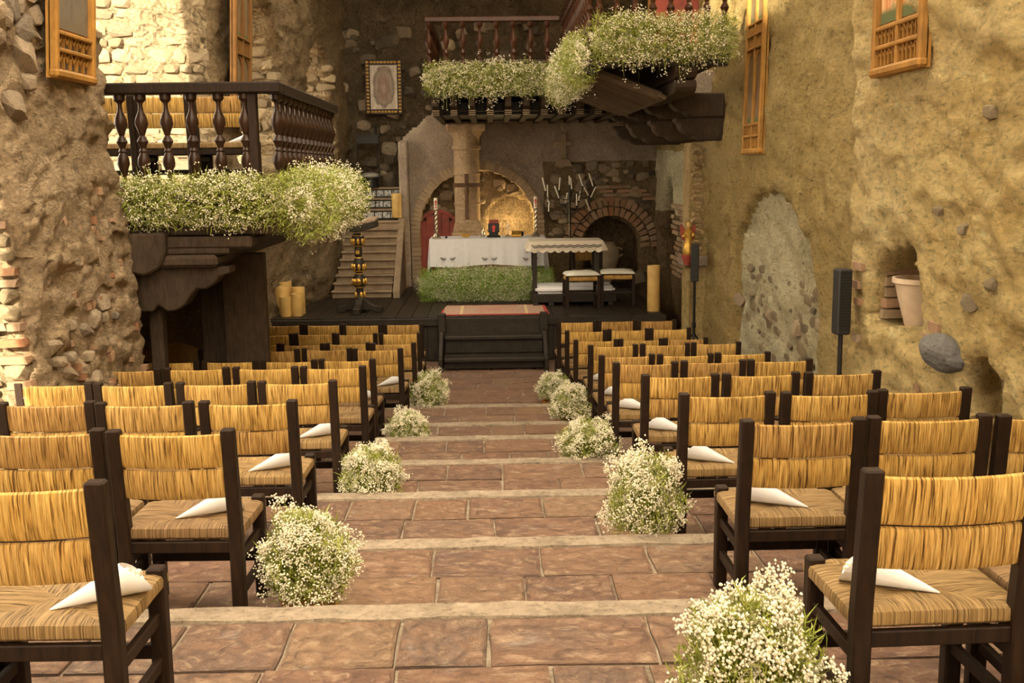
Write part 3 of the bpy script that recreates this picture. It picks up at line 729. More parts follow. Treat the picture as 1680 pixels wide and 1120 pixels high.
def corbel(x0, x1, ya, yb, za, zb, name='corbel'):
    h = zb-za
    return MB().prism([(x1, zb), (x0-.05, zb), (x0-.05, zb-h*.18), (x0, zb-h*.24), (x0+.02, zb-h*.5), (x0+.10, zb-h*.72), (x0+.20, zb-h*.76), (x0+.24, za+.03), (x0+.32, za), (x1, za)], 'y', ya, yb).build(name, 'wood_beam', lo, bevel=.018)
for (x0, Y, dz) in ((2.42, 14.7, 0), (2.25, 15.9, .02), (2.05, 16.9, .02), (1.95, 17.9, .02)):
    corbel(x0, 3.15, Y-.15, Y+.17, 3.66+dz, 3.98+dz); corbel(x0+.12, 3.15, Y-.13, Y+.15, 3.35+dz, 3.66+dz)
for k, z in enumerate((3.84, 4.0, 4.16)):
    MB().prism([(12.52-.05*k, z+.15), (12.50-.05*k, z+.08), (12.56-.05*k, z+.02), (12.62-.05*k, z), (15.2, z), (15.2, z+.15)], 'x', 2.12, 2.38).build('bracket_beam', 'wood_beam', lo, bevel=.015)

# ================================================================== CHAIRS
def chair_meshes(var):
    rng = random.Random(var*17+2); D = {}
    W = .265; t = .028
    b = MB().prism([(-.028, 0), (.026, 0), (.026, .46), (-.020, .91), (-.070, .91), (-.028, .46)], 'x', -t, t); D['rear'] = b.mesh('rear_post', 'wood', bevel=.006)
    b = MB().box((0, 0, .245), (.056, .052, .49)); D['front'] = b.mesh('front_leg', 'wood', bevel=.006)
    w2 = W-.055
    def band(z0, z1, nm):
        b = MB(); nx = 72; th = .017; prof = []
        hh = (z1-z0)/2; zc = (z0+z1)/2
        for k in range(12):
            a = 2*PI*k/12
            prof.append((math.copysign(abs(math.cos(a))**.7, math.cos(a))*th, math.copysign(abs(math.sin(a))**.45, math.sin(a))*hh))
        np_ = len(prof); ph = 0
        for i in range(nx+1):
            x = -w2+2*w2*i/nx; bow = -.030*(1-(x/w2)**2)
            rk = rng.uniform(-.0022, .0022)
            for (py, pz) in prof:
                z = zc+pz*(1+rk*2); y = -.001-(z-.46)*.098+bow+py*(1+rk*90)
                b.v.append((x+rng.uniform(-.0007, .0007), y, z))
        for i in range(nx):
            for k in range(np_): b.f.append((i*np_+k, i*np_+(k+1) % np_, (i+1)*np_+(k+1) % np_, (i+1)*np_+k))
        return b.mesh(nm, 'rush', True)
    D['upper'] = band(.742, .888, 'upper_rush_band'); D['lower'] = band(.606, .738, 'lower_rush_band')
    n = 22; b = MB(); x0, x1, y0, y1 = -W+.004, W-.004, -.005, .425
    def top(u, v):
        e = max(abs(u), abs(v)); zz = .478-.010*(1-e)-.012*max(0, e-.86)/.14
        zz -= .007*math.exp(-((abs(u)-abs(v))*9)**2)*(e > .1); return zz+rng.uniform(-.0012, .0012)
    for j in range(n+1):
        for i in range(n+1):
            u, v = -1+2*i/n, -1+2*j/n; b.v.append((x0+(x1-x0)*i/n, y0+(y1-y0)*j/n, top(u, v)))
    for j in range(n):
        for i in range(n): b.f.append((j*(n+1)+i, j*(n+1)+i+1, (j+1)*(n+1)+i+1, (j+1)*(n+1)+i))
    per = [i for i in range(n+1)]+[(j+1)*(n+1)-1 for j in range(1, n+1)]+[n*(n+1)+i for i in range(n-1, -1, -1)]+[j*(n+1) for j in range(n-1, 0, -1)]
    prev = per; L = len(per)
    for (z, ins) in ((.452, -.004), (.428, -.003), (.418, .008), (.418, .08)):
        o = len(b.v)
        for q in per:
            x, y, _ = b.v[q]; cx, cy = 0, .21
            fx = 1-ins/.26 if abs(x) > 1e-6 else 1
            b.v.append((x*(1-ins/.265), cy+(y-cy)*(1-ins/.215), z+rng.uniform(-.001, .001)))
        cur = [o+k for k in range(L)]
        for k in range(L): b.f.append((prev[k], cur[k], cur[(k+1) % L], prev[(k+1) % L]))
        prev = cur
    D['seat'] = b.mesh('seat', 'rush_seat', True)
    D['rail_x'] = MB().box((0, 0, 0), (2*W-.09, .028, .05)).mesh('seat_rail', 'wood', bevel=.004)
    D['rail_y'] = MB().box((0, 0, 0), (.026, .375, .042)).mesh('side_stretcher', 'wood', bevel=.004)
    return D
CH = [chair_meshes(k) for k in range(3)]
def make_chair(var):
    D = CH[var]; r = thing('rush_chair', 'rush chair', 'chair')
    for s in (-1, 1):
        inst('rear_post', D['rear'], r, (s*.237, 0, 0)); inst('front_leg', D['front'], r, (s*.237, .395, 0))
        inst('side_stretcher', D['rail_y'], r, (s*.235, .2, .165)); inst('side_stretcher', D['rail_y'], r, (s*.235, .2, .32))
    inst('seat', D['seat'], r); inst('upper_rush_band', D['upper'], r); inst('lower_rush_band', D['lower'], r)
    inst('seat_rail', D['rail_x'], r, (0, .0, .385)); inst('seat_rail', D['rail_x'], r, (0, .395, .385)); inst('front_stretcher', D['rail_x'], r, (0, .395, .2))
    return r
protos = [None]*3
def chair(loc, rz, label, group):
    v = random.randrange(3)
    if protos[v] is None: protos[v] = make_chair(v); c = protos[v]
    else: c = copy_tree(protos[v])
    c.location = loc; c.rotation_euler = (0, 0, rz); tag(c, label, 'chair', group); return c
ORD = ['first', 'second', 'third', 'fourth', 'fifth', 'sixth', 'seventh', 'eighth', 'ninth', 'tenth']
#            Y of the back posts, terrace index, left aisle edge, right aisle edge
ROWS = [(2.93, 1, -1.08, 1.035), (4.38, 2, -1.08, 1.03), (5.70, 3, -1.07, 1.01), (7.10, 4, -1.055, 1.005), (8.50, 5, -1.03, .965), (9.86, 6, -1.10, .99),
        (11.12, 7, -.94, 1.0), (12.42, 8, -.91, .95), (13.20, 8, -.90, .90), (14.0, 8, -.92, .85)]
NLEFT = [2, 3, 3, 4, 4, 4, 4, 4, 4, 4]
random.seed(21)
SEATL = ['aisle-end', 'second from the aisle', 'third from the aisle', 'outermost, by the pier side']
for r, (Y, ti, xl, xr) in enumerate(ROWS):
    z = FL[ti]
    for sd2, cnt in (('left', NLEFT[r]), ('right', 3)):
        for k in range(cnt):
            pit = .548 if r < 7 else .53
            x = (xl-.265-pit*k) if sd2 == 'left' else (xr+.265+pit*k)
            seat = 'aisle-end seat' if k == 0 else ORD[k]+' seat from the aisle'
            lab = f'dark wood rush-backed chair, {seat}, {ORD[r]} row from camera, {sd2} block'
            chair((x+random.uniform(-.008, .008), Y+random.uniform(-.03, .03)+(.02*k), z), random.uniform(-.03, .03)+(-.02 if sd2 == 'left' else .02), lab, f'rush chairs in the {sd2} block')
for k, nm in enumerate(('nearest the balcony corner post', 'between two others behind the balcony railing', 'half hidden by the left pier')):
    chair((-2.52-.53*k, 10.25, BF), random.uniform(-.03, .03), f'rush-backed chair up on the left balcony, {nm}', 'chairs on the balcony')

# ---- paper cones on the aisle seats
def cone_mesh(k):
    rng = random.Random(k); b = MB(); n = 22; m = 6
    for i in range(m+1):
        f = i/m
        for j in range(n+1):
            a = 2*PI*1.08*j/n; L = (.26-.042*math.sin(a)+.012*math.cos(a*2))*f
            r = (.058*f+.003)*(1-.10*j/n); b.v.append((L, r*math.cos(a)*1.05, r*math.sin(a)*.82+r*.82))
    for i in range(m):
        for j in range(n): b.f.append((i*(n+1)+j, i*(n+1)+j+1, (i+1)*(n+1)+j+1, (i+1)*(n+1)+j))
    me = b.mesh('sheet', 'paper', True)
    p = MB()
    for q in range(16): p.ball((.235+rng.uniform(-.02, .035), rng.uniform(-.03, .03), .045+rng.uniform(-.02, .02)), .011, 5, 3)
    return me, p.mesh('petals', 'wax_white')
CONES = [cone_mesh(k) for k in range(3)]
def cone(x, y, z, rz, label):
    t_ = thing('paper_cone', label, 'cone', (x, y, z), rz, 'white paper cones on the seats')
    a, b = random.choice(CONES); inst('sheet', a, t_); tag(inst('petals', b, t_), kind='stuff'); return t_
for r, (Y, ti, xl, xr) in enumerate(ROWS[:7]):
    z = FL[ti]+.474
    if r != 4: cone(xl-.31 if r else xl-.25, Y+.10, z, R(28 if r else 32), f'white paper cone on the aisle-end chair of the {ORD[r]} left row')
    cone(xr+.34 if r else xr+.30, Y+.10, z, R(180-27), f'white paper cone on the aisle-end chair of the {ORD[r]} right row')
cone(-2.5, 10.4, BF+.474, R(20), 'white paper cone on a chair seat up on the left balcony')

# ================================================================== FLOWERS
OCT_V = np.array([(1, 0, 0), (-1, 0, 0), (0, 1, 0), (0, -1, 0), (0, 0, 1), (0, 0, -1)], float)
OCT_F = np.array([(0, 2, 4), (2, 1, 4), (1, 3, 4), (3, 0, 4), (2, 0, 5), (1, 2, 5), (3, 1, 5), (0, 3, 5)])
def fast_mesh(name, V, F, mat):
    me = bpy.data.meshes.new(name); nv = len(V); nf = len(F); k = F.shape[1]
    me.vertices.add(nv); me.vertices.foreach_set('co', np.asarray(V, np.float32).ravel())
    me.loops.add(nf*k); me.loops.foreach_set('vertex_index', np.asarray(F, np.int32).ravel())
    me.polygons.add(nf); me.polygons.foreach_set('loop_start', np.arange(0, nf*k, k, dtype=np.int32))
    me.update(calc_edges=True); me.materials.append(M[mat]); return me
def blossoms(P, r, per, spread, rs, name='blossoms'):
    """every point of P becomes a sprig of small flower heads"""
    n = len(P); C = np.repeat(P, per, 0)+rs.normal(0, spread, (n*per, 3)); rad = r*rs.uniform(.55, 1.15, len(C))
    V = C[:, None, :]+OCT_V[None]*rad[:, None, None]*rs.uniform(.7, 1.2, (len(C), 6, 1))
    F = (OCT_F[None]+(np.arange(len(C))*6)[:, None, None]).reshape(-1, 3)
    return fast_mesh(name, V.reshape(-1, 3), F, 'blossom')
def strips(A, B, wd, rs, mat, name):
    d = B-A; side = np.cross(d, rs.normal(0, 1, d.shape)); side /= np.linalg.norm(side, axis=1)[:, None]+1e-9
    m = (A+B)/2+side*.0+rs.normal(0, .006, A.shape); sw = side*wd
    V = np.stack([A-sw*.6, A+sw*.6, m+sw, m-sw, B], 1).reshape(-1, 3); b = (np.arange(len(A))*5)[:, None]
    F = np.concatenate([b+np.array([[0, 1, 2]]), b+np.array([[0, 2, 3]]), b+np.array([[3, 2, 4]])])
    return fast_mesh(name, V, F, mat)
def dome_points(n, rs, rx, ry, rz, lump=.14):
    v = rs.normal(0, 1, (n, 3)); v /= np.linalg.norm(v, axis=1)[:, None]; v[:, 2] = np.where(v[:, 2] < -.45, -v[:, 2], v[:, 2])
    ph = rs.uniform(0, 6, 6); k = 1+lump*(np.sin(v[:, 0]*5+ph[0])*np.sin(v[:, 1]*6+ph[1])+.7*np.sin(v[:, 2]*7+ph[2]+v[:, 0]*4))
    s = k*rs.uniform(.72, 1.04, n)**.8
    return v*s[:, None]*np.array([rx, ry, rz])
def bush_meshes(seed, n, r, rz=.27):
    rs = np.random.RandomState(seed); P = dome_points(n, rs, .235, .235, rz, .2); P[:, 2] += .25; P = P[P[:, 2] > .10]
    me_b = blossoms(P, r, 7, .0105, rs)
    root = np.stack([rs.normal(0, .05, len(P)), rs.normal(0, .05, len(P)), rs.uniform(.05, .14, len(P))], 1)
    k = rs.uniform(.25, .6, (len(P), 1)); A1 = root*(1-k)+P*k
    Q = dome_points(n*3, rs, .212, .212, rz*.95); Q[:, 2] += .24; Q = Q[Q[:, 2] > .085]
    D = rs.normal(0, .022, Q.shape); D[:, 2] += .02
    A = np.concatenate([A1, Q]); B = np.concatenate([P, Q+D])
    me_s = strips(A, B, .0028, rs, 'stem', 'stems')
    return me_b, me_s
BUSH = [bush_meshes(1, 1150, .0060, .27), bush_meshes(2, 1200, .0062, .25), bush_meshes(3, 1000, .0068, .26)]
bxm = MB()
for s in (-1, 1):
    bxm.box((s*.135, 0, .04), (.012, .25, .08)); bxm.box((0, s*.125, .04), (.282, .012, .08))
bxm.bb(-.13, .13, -.12, .12, .005, .05)
BOXM = bxm.mesh('planter_box', 'planter')
def bush(x, Y, ti, sc, k, label, rz=0, sz=1):
    t_ = thing('flower_planter', label, 'flowers', (x, Y, FL[ti]), rz, 'white flower planters along the aisle')
    b, s = BUSH[k]; inst('planter_box', BOXM, t_, scale=(sc*.93,)*3)
    tag(inst('blossoms', b, t_, scale=(sc, sc, sc*sz)), kind='stuff'); tag(inst('stems', s, t_, scale=(sc, sc, sc*sz)), kind='stuff')
PL = [(-.83, 4.50, 2, .90, 0, 'round planter of white gypsophila beside the second left row, box showing', .3, 1.06),
      (-.85, 7.08, 4, .92, 1, 'white gypsophila planter by the fourth left row, beside the step edge', 1.2, .95),
      (-.83, 9.90, 6, .88, 2, 'yellowish white flower planter, third along the left of the aisle', 2.2, .86),
      (-.80, 12.5, 8, 1.08, 0, 'white flower planter at far left of the aisle near stage steps', 3.3, .95),
      (.755, 2.98, 1, .93, 2, 'largest white gypsophila planter, cut by the bottom of the view', .8, 1.08),
      (.835, 5.68, 3, .92, 1, 'white gypsophila planter beside the third right row of chairs', 2.9, 1.25),
      (.77, 8.46, 5, 1.06, 0, 'bright white round planter by the fifth right row of chairs', 4.0, .78),
      (.83, 11.15, 7, 1.0, 2, 'yellowish round planter by the seventh right row of chairs', 5.1, .92),
      (.74, 12.9, 8, .92, 1, 'smallest, shaded white planter at far right of the aisle', 1.9, .88)]
for p in PL: bush(*p)

def garland(name, label, cen, size, n, seed, r=.007, droop=.15, root=(0, .1, .0), per=4, stem='stem', group='white flower garlands', spread=.015, xlump=.22):
    """a loose swag of gypsophila: sprigs fan out of a trough of roots, some hang below"""
    rs = np.random.RandomState(seed); sx, sy, sz = size
    u = rs.uniform(-1, 1, n); a = rs.uniform(0, 2*PI, n); q = rs.uniform(.25, 1.0, n)**.55
    ph = rs.uniform(0, 6, 8); env = 1+xlump*(np.sin(u*7*sx+ph[0])*.6+np.sin(u*15*sx+ph[1])*.4)
    env *= np.clip((1-np.abs(u)**6), .35, 1)
    P = np.stack([u*sx+rs.normal(0, .03, n), np.cos(a)*q*sy*env, np.sin(a)*q*sz*env], 1)
    hang = rs.uniform(0, 1, n) < .10; P[hang, 2] -= rs.uniform(0, droop, hang.sum())
    up = rs.uniform(0, 1, n) < .05; P[up, 2] += rs.uniform(0, droop*.9, up.sum())
    R0 = np.stack([P[:, 0]*.96, np.full(n, root[1])+rs.normal(0, .03, n), np.full(n, root[2])+rs.normal(0, .03, n)], 1)
    k = rs.uniform(.2, .65, (n, 1)); A = R0*(1-k)+P*k
    m = n*5; u2 = rs.uniform(-1, 1, m); a2 = rs.uniform(0, 2*PI, m); q2 = rs.uniform(.1, .98, m)**.6
    Q = np.stack([u2*sx, np.cos(a2)*q2*sy*.95, np.sin(a2)*q2*sz*.95], 1)
    A = np.concatenate([A, Q]); B = np.concatenate([P, Q+rs.normal(0, .035, Q.shape)])
    t_ = thing(name, label, 'flowers', cen, 0, group)
    f = blossoms(P, r, per, spread, rs); s = strips(A, B, .0034, rs, stem, 'stems')
    tag(inst('blossoms', f, t_), kind='stuff'); tag(inst('stems', s, t_), kind='stuff'); return t_
garland('flower_garland', 'white flower garland along the front of the left balcony', (-2.54, 9.34, 2.76), (.78, .22, .25), 1600, 5, .0078)
gc = garland('flower_garland', 'bushy white flower garland at the side of the left balcony', (-1.66, 10.75, 2.72), (1.5, .34, .35), 2900, 6, .0085, .15)
gc.rotation_euler = (0, 0, R(90))
garland('flower_garland', 'white flower garland on the rear railing of the choir loft', (.02, 16.9, 4.38), (1.03, .22, .29), 1450, 7, .0095, .22, spread=.018)
garland('flower_garland', 'white flower garland on the nearest railing of the choir loft', (1.98, 12.36, 4.44), (.80, .26, .29), 1800, 8, .009, .22, spread=.018)
g3 = garland('flower_garland', 'white flower garland hanging at the left side of the choir loft', (1.05, 14.6, 4.25), (2.3, .25, .36), 2200, 9, .009, .2, spread=.018)
g3.rotation_euler = (0, 0, R(90))
garland('altar_flowers', 'long bank of green stems and small white flowers before the altar', (-.10, 18.05, SZ+.27), (1.12, .30, .32), 3200, 10, .0085, .0, (0, 0, -.2), 4, 'stem_dark', 'altar flower bank', .03, .08)

# ================================================================== ON THE STAGE
def drape(x0, x1, y0, y1, z, lens, n=40, rad=.04, fold=.022, nf=5, seed=0, levels=8):
    """cloth over a table top; lens = hem drop on front, right, back, left; scalloped by a function"""
    b = MB(); rg = random.Random(seed); per = []
    for side, (pa, pb, nrm) in enumerate((((x0, y0), (x1, y0), (0, -1)), ((x1, y0), (x1, y1), (1, 0)), ((x1, y1), (x0, y1), (0, 1)), ((x0, y1), (x0, y0), (-1, 0)))):
        m = n if side in (0, 2) else n//2
        for k in range(m):
            f = k/m; per.append((pa[0]+(pb[0]-pa[0])*f, pa[1]+(pb[1]-pa[1])*f, nrm, side, f))
    L = len(per)
    for lv in range(levels+1):
        t = lv/levels
        for i, (x, y, nr, side, f) in enumerate(per):
            ln = lens(side, f); amp = fold*t*(1+.6*math.sin(i*.31+seed))
            o = .012+amp*math.sin(f*2*PI*nf+side)+amp*.5*math.sin(f*2*PI*nf*2.3+1)+.02*t
            ex = 0
            c = min(f, 1-f)*(12 if side in (0, 2) else 6)
            if c < 1: o += (1-c)*.05*t
            b.v.append((x+nr[0]*o, y+nr[1]*o, z-ln*t+(0 if lv else 0)))
    for lv in range(levels):
        for i in range(L): b.f.append((lv*L+i, lv*L+(i+1) % L, (lv+1)*L+(i+1) % L, (lv+1)*L+i))
    b.v.append(((x0+x1)/2, (y0+y1)/2, z+.003)); cidx = len(b.v)-1
    for i in range(L): b.f.append((cidx, (i+1) % L, i))
    return b
AX0, AX1, AY0, AY1, AZ = -1.06, .92, 18.35, 19.2, 1.83
al = thing('altar_table', 'dark stone altar table under the white embroidered cloth', 'table', (-.07, 18.8, SZ))
MB().bb(AX0, AX1, AY0, AY1, AZ-.09, AZ-.006).build('table_top', 'stair', al, bevel=.01)
for x in (AX0+.2, AX1-.2): MB().bb(x-.15, x+.15, AY0+.1, AY1-.1, SZ, AZ-.09).build('leg', 'stair', al, bevel=.01)
def alens(side, f):
    if side == 0: return .46+.02*math.sin(f*9)
    if side == 2: return .3
    c = abs((f if side == 3 else 1-f)); return .52+.22*(c if side == 3 else c)
cb_ = drape(AX0, AX1, AY0, AY1, AZ, alens, 70, fold=.020, nf=7, seed=2)
ac = thing('altar_cloth', 'long white cloth with small dark embroidery draped over altar', 'tablecloth', (-.07, 18.8, AZ))
cb_.build('cloth', 'cloth', ac, smooth=True)
for px in (735, 803, 870):
    e = MB(); p = at(px, 424, 18.28)
    for s in (-1, 1):
        e.tube([(p.x+s*(.03+.10*t/7), 18.275, p.z-.035*math.sin(PI*t/7)+.02*t/7) for t in range(8)], .006, 4)
        e.tube([(p.x+s*(.05+.05*t/4), 18.275, p.z+.02-.03*math.sin(PI*t/4)) for t in range(5)], .005, 4)
    e.build('embroidery', 'thread', ac)
def candlestick(px, py, Y, label):
    p = at(px, py, Y); t_ = thing('altar_candlestick', label, 'candlestick', (p.x, Y, AZ+.004), 0, 'tall altar candlesticks')
    MB().lathe([(.075, 0), (.08, .02), (.055, .045), (.045, .07), (.028, .09), (.03, .12)], seg=14).build('base', 'silver', t_, True, local=True)
    tw = MB(); n = 40                             # twisted stem
    for i in range(n+1):
        z = .12+.36*i/n
        for k in range(12):
            a = 2*PI*k/12; rr = .030+.007*math.cos(3*(a-z*26)); tw.v.append((rr*math.cos(a), rr*math.sin(a), z))
    for i in range(n):
        for k in range(12): tw.f.append((i*12+k, i*12+(k+1) % 12, (i+1)*12+(k+1) % 12, (i+1)*12+k))
    tw.build('twisted_stem', 'silver', t_, True, local=True)
    MB().lathe([(.03, .475), (.045, .485), (.045, .495), (.03, .5)], seg=14).build('drip_pan', 'silver', t_, True, local=True)
    cd_ = MB().lathe([(.030, .5), (.030, .695), (.006, .70)], seg=14).build('candle', 'wax_white', t_, True, local=True)
    m = MB()
    for k in range(8):
        g_ = 2*PI*k/8; m.box((.022*math.cos(g_)*.9, -.030, .615+.034*math.sin(g_)), (.012, .008, .014))
    m.box((0, -.031, .60), (.012, .006, .12)).box((0, -.031, .63), (.040, .006, .012)).box((.0, -.031, .53), (.03, .006, .012)); m.build('red_emblem', 'red_bright', cd_, local=True)
candlestick(716, 388, 18.52, 'silver twisted candlestick with red-printed candle at left end of altar')
candlestick(879, 386, 18.62, 'silver twisted candlestick with red-printed candle at right end of altar')
p = at(810, 380, 18.7)
bk = thing('missal_stand', 'black book stand holding a red book at the middle of altar', 'book stand', (p.x, 18.7, AZ+.004))
MB().box((0, 0, .015), (.24, .2, .03)).box((0, .02, .06), (.16, .10, .08)).build('base', 'iron', bk, bevel=.008, local=True)
MB().box((0, .0, .16), (.20, .03, .16), (R(-20), 0, 0)).build('rest', 'iron', bk, bevel=.006, local=True)
MB().box((0, -.045, .15), (.04, .012, .12), (R(-20), 0, 0)).box((0, -.05, .17), (.07, .012, .02), (R(-20), 0, 0)).build('cross_emblem', 'red_bright', bk, local=True)
o = MB().box((p.x, 18.76, AZ+.23), (.17, .06, .14), (R(-20), 0, 0)).build('book', 'red', loc=(p.x, 18.76, AZ+.16), bevel=.008); tag(o, 'red bound book resting on the black altar stand', 'book')
p = at(833, 380, 18.8)
x_ = thing('altar_cross', 'small silver standing cross on the altar right of book', 'cross', (p.x, 18.8, AZ+.004))
MB().lathe([(.05, 0), (.05, .015), (.015, .03), (.012, .06)], seg=10).build('foot', 'silver', x_, True, local=True)
MB().box((0, 0, .15), (.022, .015, .2)).box((0, 0, .18), (.09, .015, .022)).build('cross', 'silver', x_, bevel=.003, local=True)
p = at(852, 380, 18.75); o = MB().box((p.x-.05, 18.75, AZ+.05), (.17, .05, .13), (R(-55), 0, 0)).build('open_book', 'gold', loc=(p.x, 18.75, AZ), bevel=.006); tag(o, 'gilded book leaning open on altar right of the small cross', 'book')
p = at(792, 380, 18.75); bt = thing('cruet', 'small glass-like cruet on altar left of the book stand', 'cruet', (p.x, 18.75, AZ+.004))
MB().lathe([(.03, 0), (.035, .04), (.03, .08), (.013, .11), (.013, .15), (.02, .17)], seg=10).build('body', 'silver', bt, True, local=True)
MB().ball((0, 0, .185), .016, 8, 5).build('stopper', 'silver', bt, True, local=True)
p = at(764, 380, 18.72); bw_ = thing('offering_boat', 'small gold boat-shaped bowl on altar before the crucifix', 'bowl', (p.x, 18.72, AZ+.004))
MB().lathe([(.03, 0), (.045, .012), (.06, .03), (.068, .06), (.060, .06), (.045, .035)], seg=14, mat=Matrix.Diagonal((1.25, .7, 1))).build('hull', 'gold', bw_, True, local=True)
for s in (-1, 1): MB().prism([(s*.06, .05), (s*.10, .095), (s*.085, .05)], 'y', -.012, .012).build('prow', 'gold', bw_, local=True)
p = at(732, 386, 18.5); o = MB().ball((p.x, 18.5, AZ+.025), .022, 10, 6).build('microphone_head', 'iron', loc=(p.x, 18.5, AZ), smooth=True); tag(o, 'small black ball on altar cloth near the left candlestick', 'ball')
p = at(853, 382, 18.95); o = MB().lathe([(.035, 0), (.05, .03), (.045, .07), (.03, .08)], (p.x+.02, 18.95, AZ+.004), 12).build('bowl', 'iron', loc=(p.x, 18.95, AZ), smooth=True); tag(o, 'little dark round bowl at back of altar near right candlestick', 'bowl')

# crucifix standing before the column
cx = thing('crucifix', 'dark wooden crucifix standing on stone base before the column', 'crucifix', (-.44, 19.55, SZ))
pz = at(768, 362, 19.55).z; ct = at(767, 285, 19.55).z
MB().bb(-.72, -.14, 19.3, 19.85, SZ, pz-.20).build('stone_base', 'column', cx, bevel=.02)
MB().prism([(-.70, pz-.20), (-.16, pz-.20), (-.20, pz-.02), (-.28, pz+.02), (-.58, pz+.02), (-.66, pz-.02)], 'y', 19.32, 19.82).build('stone_cap', 'column', cx, bevel=.02)
M['crucifix'] = wood_mat('brown_crucifix_wood', (.10, .05, .025), (.17, .09, .045), .5)
MB().bb(-.475, -.405, 19.54, 19.60, pz, ct).build('upright', 'crucifix', cx, bevel=.008)
MB().bb(-.69, -.19, 19.55, 19.60, ct-.24, ct-.165).build('crossbar', 'crucifix', cx, bevel=.008)
f = MB()                                           # small carved figure: body, legs, arms raised to the bar
f.tube([(-.44, 19.52, ct-.62), (-.43, 19.50, ct-.50), (-.44, 19.51, ct-.42), (-.44, 19.51, ct-.30), (-.44, 19.51, ct-.22)], [.018, .026, .036, .046, .026], 8)
f.tube([(-.44, 19.51, ct-.25), (-.54, 19.52, ct-.20), (-.655, 19.54, ct-.175)], [.018, .014, .010], 6); f.tube([(-.44, 19.51, ct-.25), (-.34, 19.52, ct-.20), (-.225, 19.54, ct-.175)], [.018, .014, .010], 6)
f.ball((-.445, 19.49, ct-.155), .036, 8, 6, (.85, .9, 1.15)); f.build('carved_figure', 'crucifix', cx, smooth=True)

# candelabra
pole = at(935, 400, 19.45); PX = pole.x; PY = 19.45
ca = thing('candelabra', 'black iron candelabra with many thin tilted candles behind the kneeler', 'candelabra', (PX, PY, SZ))
ztop = at(935, 303, PY).z
MB().tube([(PX, PY, SZ+.05), (PX, PY, ztop)], .018, 8).build('pole', 'iron', ca, smooth=True)
for k in range(3):
    a = 2*PI*k/3+.5; MB().tube([(PX, PY, SZ+.35), (PX+.12*math.cos(a), PY+.12*math.sin(a), SZ+.18), (PX+.32*math.cos(a), PY+.32*math.sin(a), SZ+.015)], .014, 6).build('foot', 'iron', ca, smooth=True)
CAND = [(895, 313, 890, 291), (899, 331, 898, 303), (917, 325, 910, 305), (917, 312, 919, 291), (934, 303, 934, 288), (938, 310, 936, 291), (956, 305, 950, 286), (973, 305, 966, 284),
        (966, 322, 957, 304), (969, 324, 977, 307), (927, 335, 931, 316), (946, 337, 946, 318), (949, 329, 952, 314), (900, 347, 901, 330), (968, 346, 961, 327)]
random.seed(5)
for i, (xb, yb, xt, yt) in enumerate(CAND):
    yy = PY+random.uniform(-.22, .22); a = at(xb, yb, yy); b = at(xt, yt, yy)
    if i not in (4,):
        zc = a.z-.10-.16*abs(a.x-PX)
        zs = a.z-.30*(.3+abs(a.x-PX)) 
        pts = [(PX, PY, zs)]
        for t in range(1, 8):
            q = t/7; pts.append((PX+(a.x-PX)*math.sin(q*PI/2), PY+(yy-PY)*q, zs+(a.z-.02-zs)*(1-math.cos(q*PI/2))-.05*math.sin(q*PI)))
        ar = MB().tube(pts, .0085, 5).build('arm', 'iron', ca, smooth=True)
        MB().lathe([(.012, 0), (.03, .012), (.03, .02), (.012, .024)], (a.x, yy, a.z-.025), 8).build('cup', 'iron', ar)
    MB().tube([a, b], .0125, 7).build('taper_candle', 'wax_white', ca, smooth=True)

# kneeler with lace cloth
kn = thing('kneeler', 'black wooden prayer desk with padded kneeling step at right of altar', 'kneeler', (1.25, 17.6, SZ))
kx0, kx1 = .70, 1.72; ky0, ky1 = 17.45, 18.0; kz = 1.84
for x in (kx0, kx1):
    for y in (ky0, ky1): MB().bb(x-.035, x+.035, y-.035, y+.035, SZ+.12 if x == kx1 else SZ+.02, kz-.05).build('leg', 'wood_black', kn, bevel=.006)
MB().bb(kx0-.05, kx1+.06, ky0-.06, ky1+.06, kz-.05, kz-.01).build('desk_top', 'wood_black', kn, bevel=.008)
MB().bb(kx0-.06, kx1+.30, 17.20, ky1+.05, SZ+.05, SZ+.19).build('platform', 'wood_black', kn, bevel=.015)
for x in (kx0, .95, kx1+.2): MB().bb(x-.045, x+.045, 17.18, 17.28, SZ, SZ+.06).build('foot', 'wood_black', kn, bevel=.008)
kc = MB().bb(kx0-.0, kx1+.28, 17.24, 17.9, SZ+.19, SZ+.31).build('step_cushion', 'cloth', kn, smooth=True, bevel=.045, segs=3)
lc = thing('lace_cloth', 'ecru lace cloth with scalloped zigzag border on the prayer desk', 'tablecloth', (1.25, 17.7, kz))
def kl(side, f):
    nn = 9 if side in (0, 2) else 5
    return .155+.035*abs(math.sin(f*PI*nn))
drape(kx0-.07, kx1+.08, ky0-.08, ky1+.08, kz, kl, 72, fold=.007, nf=6, seed=5, levels=6).build('cloth', 'lace', lc, smooth=True)
for dz in (.060, .085, .118):
    zz = MB(); pts = [(kx0-.06+(kx1-kx0+.12)*t/54, ky0-.118, kz-dz-.018*abs(math.sin(PI*9*t/54))) for t in range(55)]
    zz.tube(pts, .006 if dz != .118 else .003, 4); zz.build('zigzag_border', 'thread' if dz != .118 else 'lace', lc)
